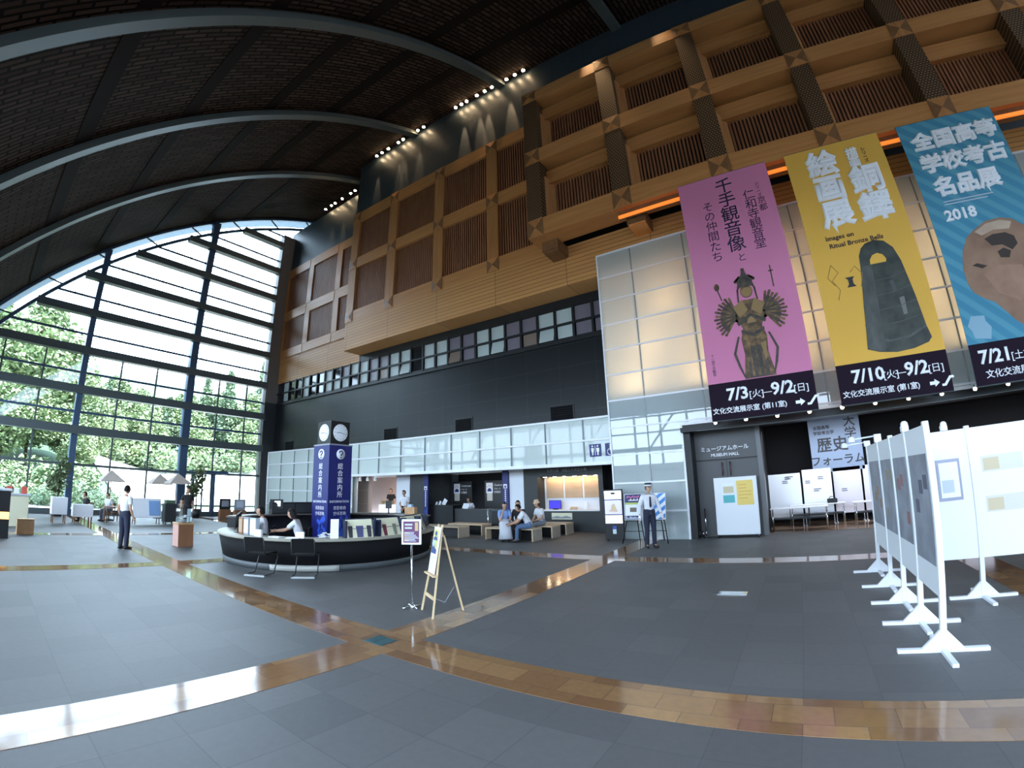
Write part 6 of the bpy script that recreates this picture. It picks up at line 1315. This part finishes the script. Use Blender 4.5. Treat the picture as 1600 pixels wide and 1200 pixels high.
protos = {}
for kd, (m_, blobs, tr_, n, sz) in dict(
        broad=('leaf', [((0, 0, 6.2), (2.9, 2.9, 2.4)), ((1.4, 0.6, 5.0), (2.0, 2.0, 1.7)), ((-1.5, -0.4, 5.2), (2.0, 2.1, 1.7)), ((0.2, -1.5, 4.2), (2, 1.8, 1.7)), ((0, 1.6, 4.0), (2.0, 1.8, 1.8)), ((0.3, 0.2, 7.8), (1.6, 1.6, 1.4)), ((0, 0, 2.9), (2.2, 2.2, 1.3))], 7.0, 5200, 0.19),
        conifer=('leafd', [((0, 0, 1.5 + q * 1.1), (2.1 - q * 0.22, 2.1 - q * 0.22, 0.75)) for q in range(9)], 10.5, 3600, 0.17),
        bush=('leafy', [((0, 0, 0.9), (1.4, 1.4, 0.9)), ((0.9, 0.4, 0.7), (0.9, 0.9, 0.7)), ((-0.8, -0.5, 0.7), (1, 0.9, 0.7))], 1.2, 1200, 0.10)).items():
    o = thing({'broad': 'broadleaf_tree', 'conifer': 'conifer', 'bush': 'bush'}[kd], '', {'broad': 'tree', 'conifer': 'tree', 'bush': 'bush'}[kd], (0, 0, 0), 0, {'broad': 'broadleaf trees on the hill', 'conifer': 'conifers on the hill', 'bush': 'bushes by the terrace'}[kd])
    b = MB(); leaf_cloud(b, blobs, n, sz, len(kd)); b.build('foliage', M[m_], o, recalc=False); MB().tube([(0, 0, -0.5), (0.1, 0, tr_ * 0.4), (0, 0.1, tr_ * 0.85)], [0.22 * tr_ / 7, 0.16 * tr_ / 7, 0.05], 8).build('trunk', M['bark'], o); protos[kd] = o
r = random.Random(12)
spots = []
for x, y, kd, sc in ([(-52, -3.2, 'broad', 1.1), (-56, 1.8, 'broad', 1.35), (-49, 2.2, 'broad', 0.8), (-60, 5.6, 'broad', 1.1), (-51, 5.2, 'broad', 0.62), (-62, -2.5, 'broad', 1.5), (-66, 3.2, 'broad', 1.6),
                      (-72, 9.0, 'broad', 1.05), (-74, 12.8, 'conifer', 0.9), (-70, 15.6, 'broad', 0.95), (-76, 18.0, 'broad', 1.1), (-71, 20.6, 'conifer', 0.95), (-78, 22.6, 'broad', 1.0), (-70, 24.2, 'broad', 0.9), (-74, 27.0, 'conifer', 1.25), (-71, 29.4, 'conifer', 1.3), (-77, 31.0, 'broad', 1.2), (-70, 33.0, 'broad', 1.15), (-73, 36.0, 'conifer', 1.35), (-70, 38.5, 'broad', 1.2), (-80, 26.0, 'broad', 1.2), (-82, 15.0, 'broad', 1.2), (-64, 37.5, 'broad', 0.85), (-62, 33.6, 'broad', 0.8), (-64, 29.4, 'broad', 0.75), (-64, 11.6, 'broad', 0.7), (-66, 17.6, 'broad', 0.75), (-66, 23.2, 'broad', 0.7)]
                     + [(-40.5, 3.2, 'bush', 0.9), (-40.0, 5.2, 'bush', 1.0), (-38.5, 6.8, 'bush', 0.8), (-41.0, 1.2, 'bush', 1.1), (-41.5, 8.6, 'bush', 0.7), (-43.5, -1.0, 'bush', 1.3), (-44.5, 2.6, 'bush', 1.5), (-45.0, 6.0, 'bush', 1.4)] + [(-63.0 - 0.8 * (q % 2), 11.0 + 2.9 * q, 'bush', 1.5 + 0.3 * (q % 3)) for q in range(11)] + [(-46.5, -3.5, 'broad', 0.7), (-47.0, 0.2, 'broad', 0.75), (-47.5, 6.2, 'broad', 0.55), (-55, 8.6, 'broad', 0.7)]): spots.append((x, y, kd, sc))
cnt = {}; used = set()
for x, y, kd, sc in sorted(spots, key=lambda s: s[1] / -s[0]):
    o = protos[kd] if kd not in used else copy_tree(protos[kd]); used.add(kd); cnt[kd] = cnt.get(kd, 0) + 1
    o.location = (x, y, hz(x, y) - 0.05); o.scale = (sc, sc, sc * r.uniform(0.95, 1.1)); o.rotation_euler = (0, 0, r.uniform(0, 6.3))
    o['label'] = {'broad': '%s leafy tree from the left on the hill outside the curtain wall', 'conifer': '%s dark conifer from the left on the hill outside the curtain wall', 'bush': '%s low yellow-green bush from the left outside the curtain wall'}[kd] % ORD[cnt[kd] - 1]

b = MB(); b.box(-30.2, 24.2, 19.2, 19.4, 0, 24); b.box(-30.2, 24.2, 15.5, 19.4, 23.2, 23.4); b.box(-30.3, -30.15, 17.2, 19.4, 0, 24); struct(b.build('wall_back', M['grey']), 'unseen dark back wall, added to stop sunlight leaking in', 'wall')  # unseen wall and roof strip added to keep the sun out
# ------------------------------------------------------------------ side glazing and end wall behind the camera
w3 = thing('window_3', 'low side glazing of the hall behind the camera', 'window', kind='structure')
b = MB(); x = -30
while x < 24.5: b.box(x - 0.07, x + 0.07, -4.12, -3.95, 0, 6.75); x += 1.95
for z in (0.1, 2.6, 4.15, 5.35, 6.55): b.box(-30, 24, -4.1, -3.97, z - 0.06, z + 0.06)
for i in range(9): x = -27 + 5.85 * i; b.obox((x, -4.0, 4.2), (x + 1.95, -4.0, 6.6), 0.14, 0.12)
b.build('window_frame', M['steelg'], w3)
b = MB(); b.box(-31, 24.3, -6.8, -4.15, 4.15, 4.3); b.build('canopy', M['grey'], w3)  # unseen canopy added to block the sky over the lower panes
b = MB(); b.add([(-31, -40, -0.06), (40, -40, -0.06), (40, -4.1, -0.06), (-31, -4.1, -0.06)], [(0, 1, 2, 3)]); b.box(-31, 40, -14, -13, -0.06, 3.4); struct(b.build('ground_forecourt', mat('forecourt', (0.25, 0.25, 0.24), 0.9)), 'paved forecourt beyond the side glazing, with an added wall dimming reflections', 'ground')  # unseen upright box added to darken what the glass reflects
b = MB(); b.add([(24, -4, 0), (24, 18.6, 0), (24, 18.6, 23.4), (24, -4, 7)], [(0, 1, 2, 3)]); struct(b.build('wall_end', M['grey']), 'unseen end wall behind the camera, closed to keep light off the timber', 'wall')  # end made solid and dark so less light reaches the timber
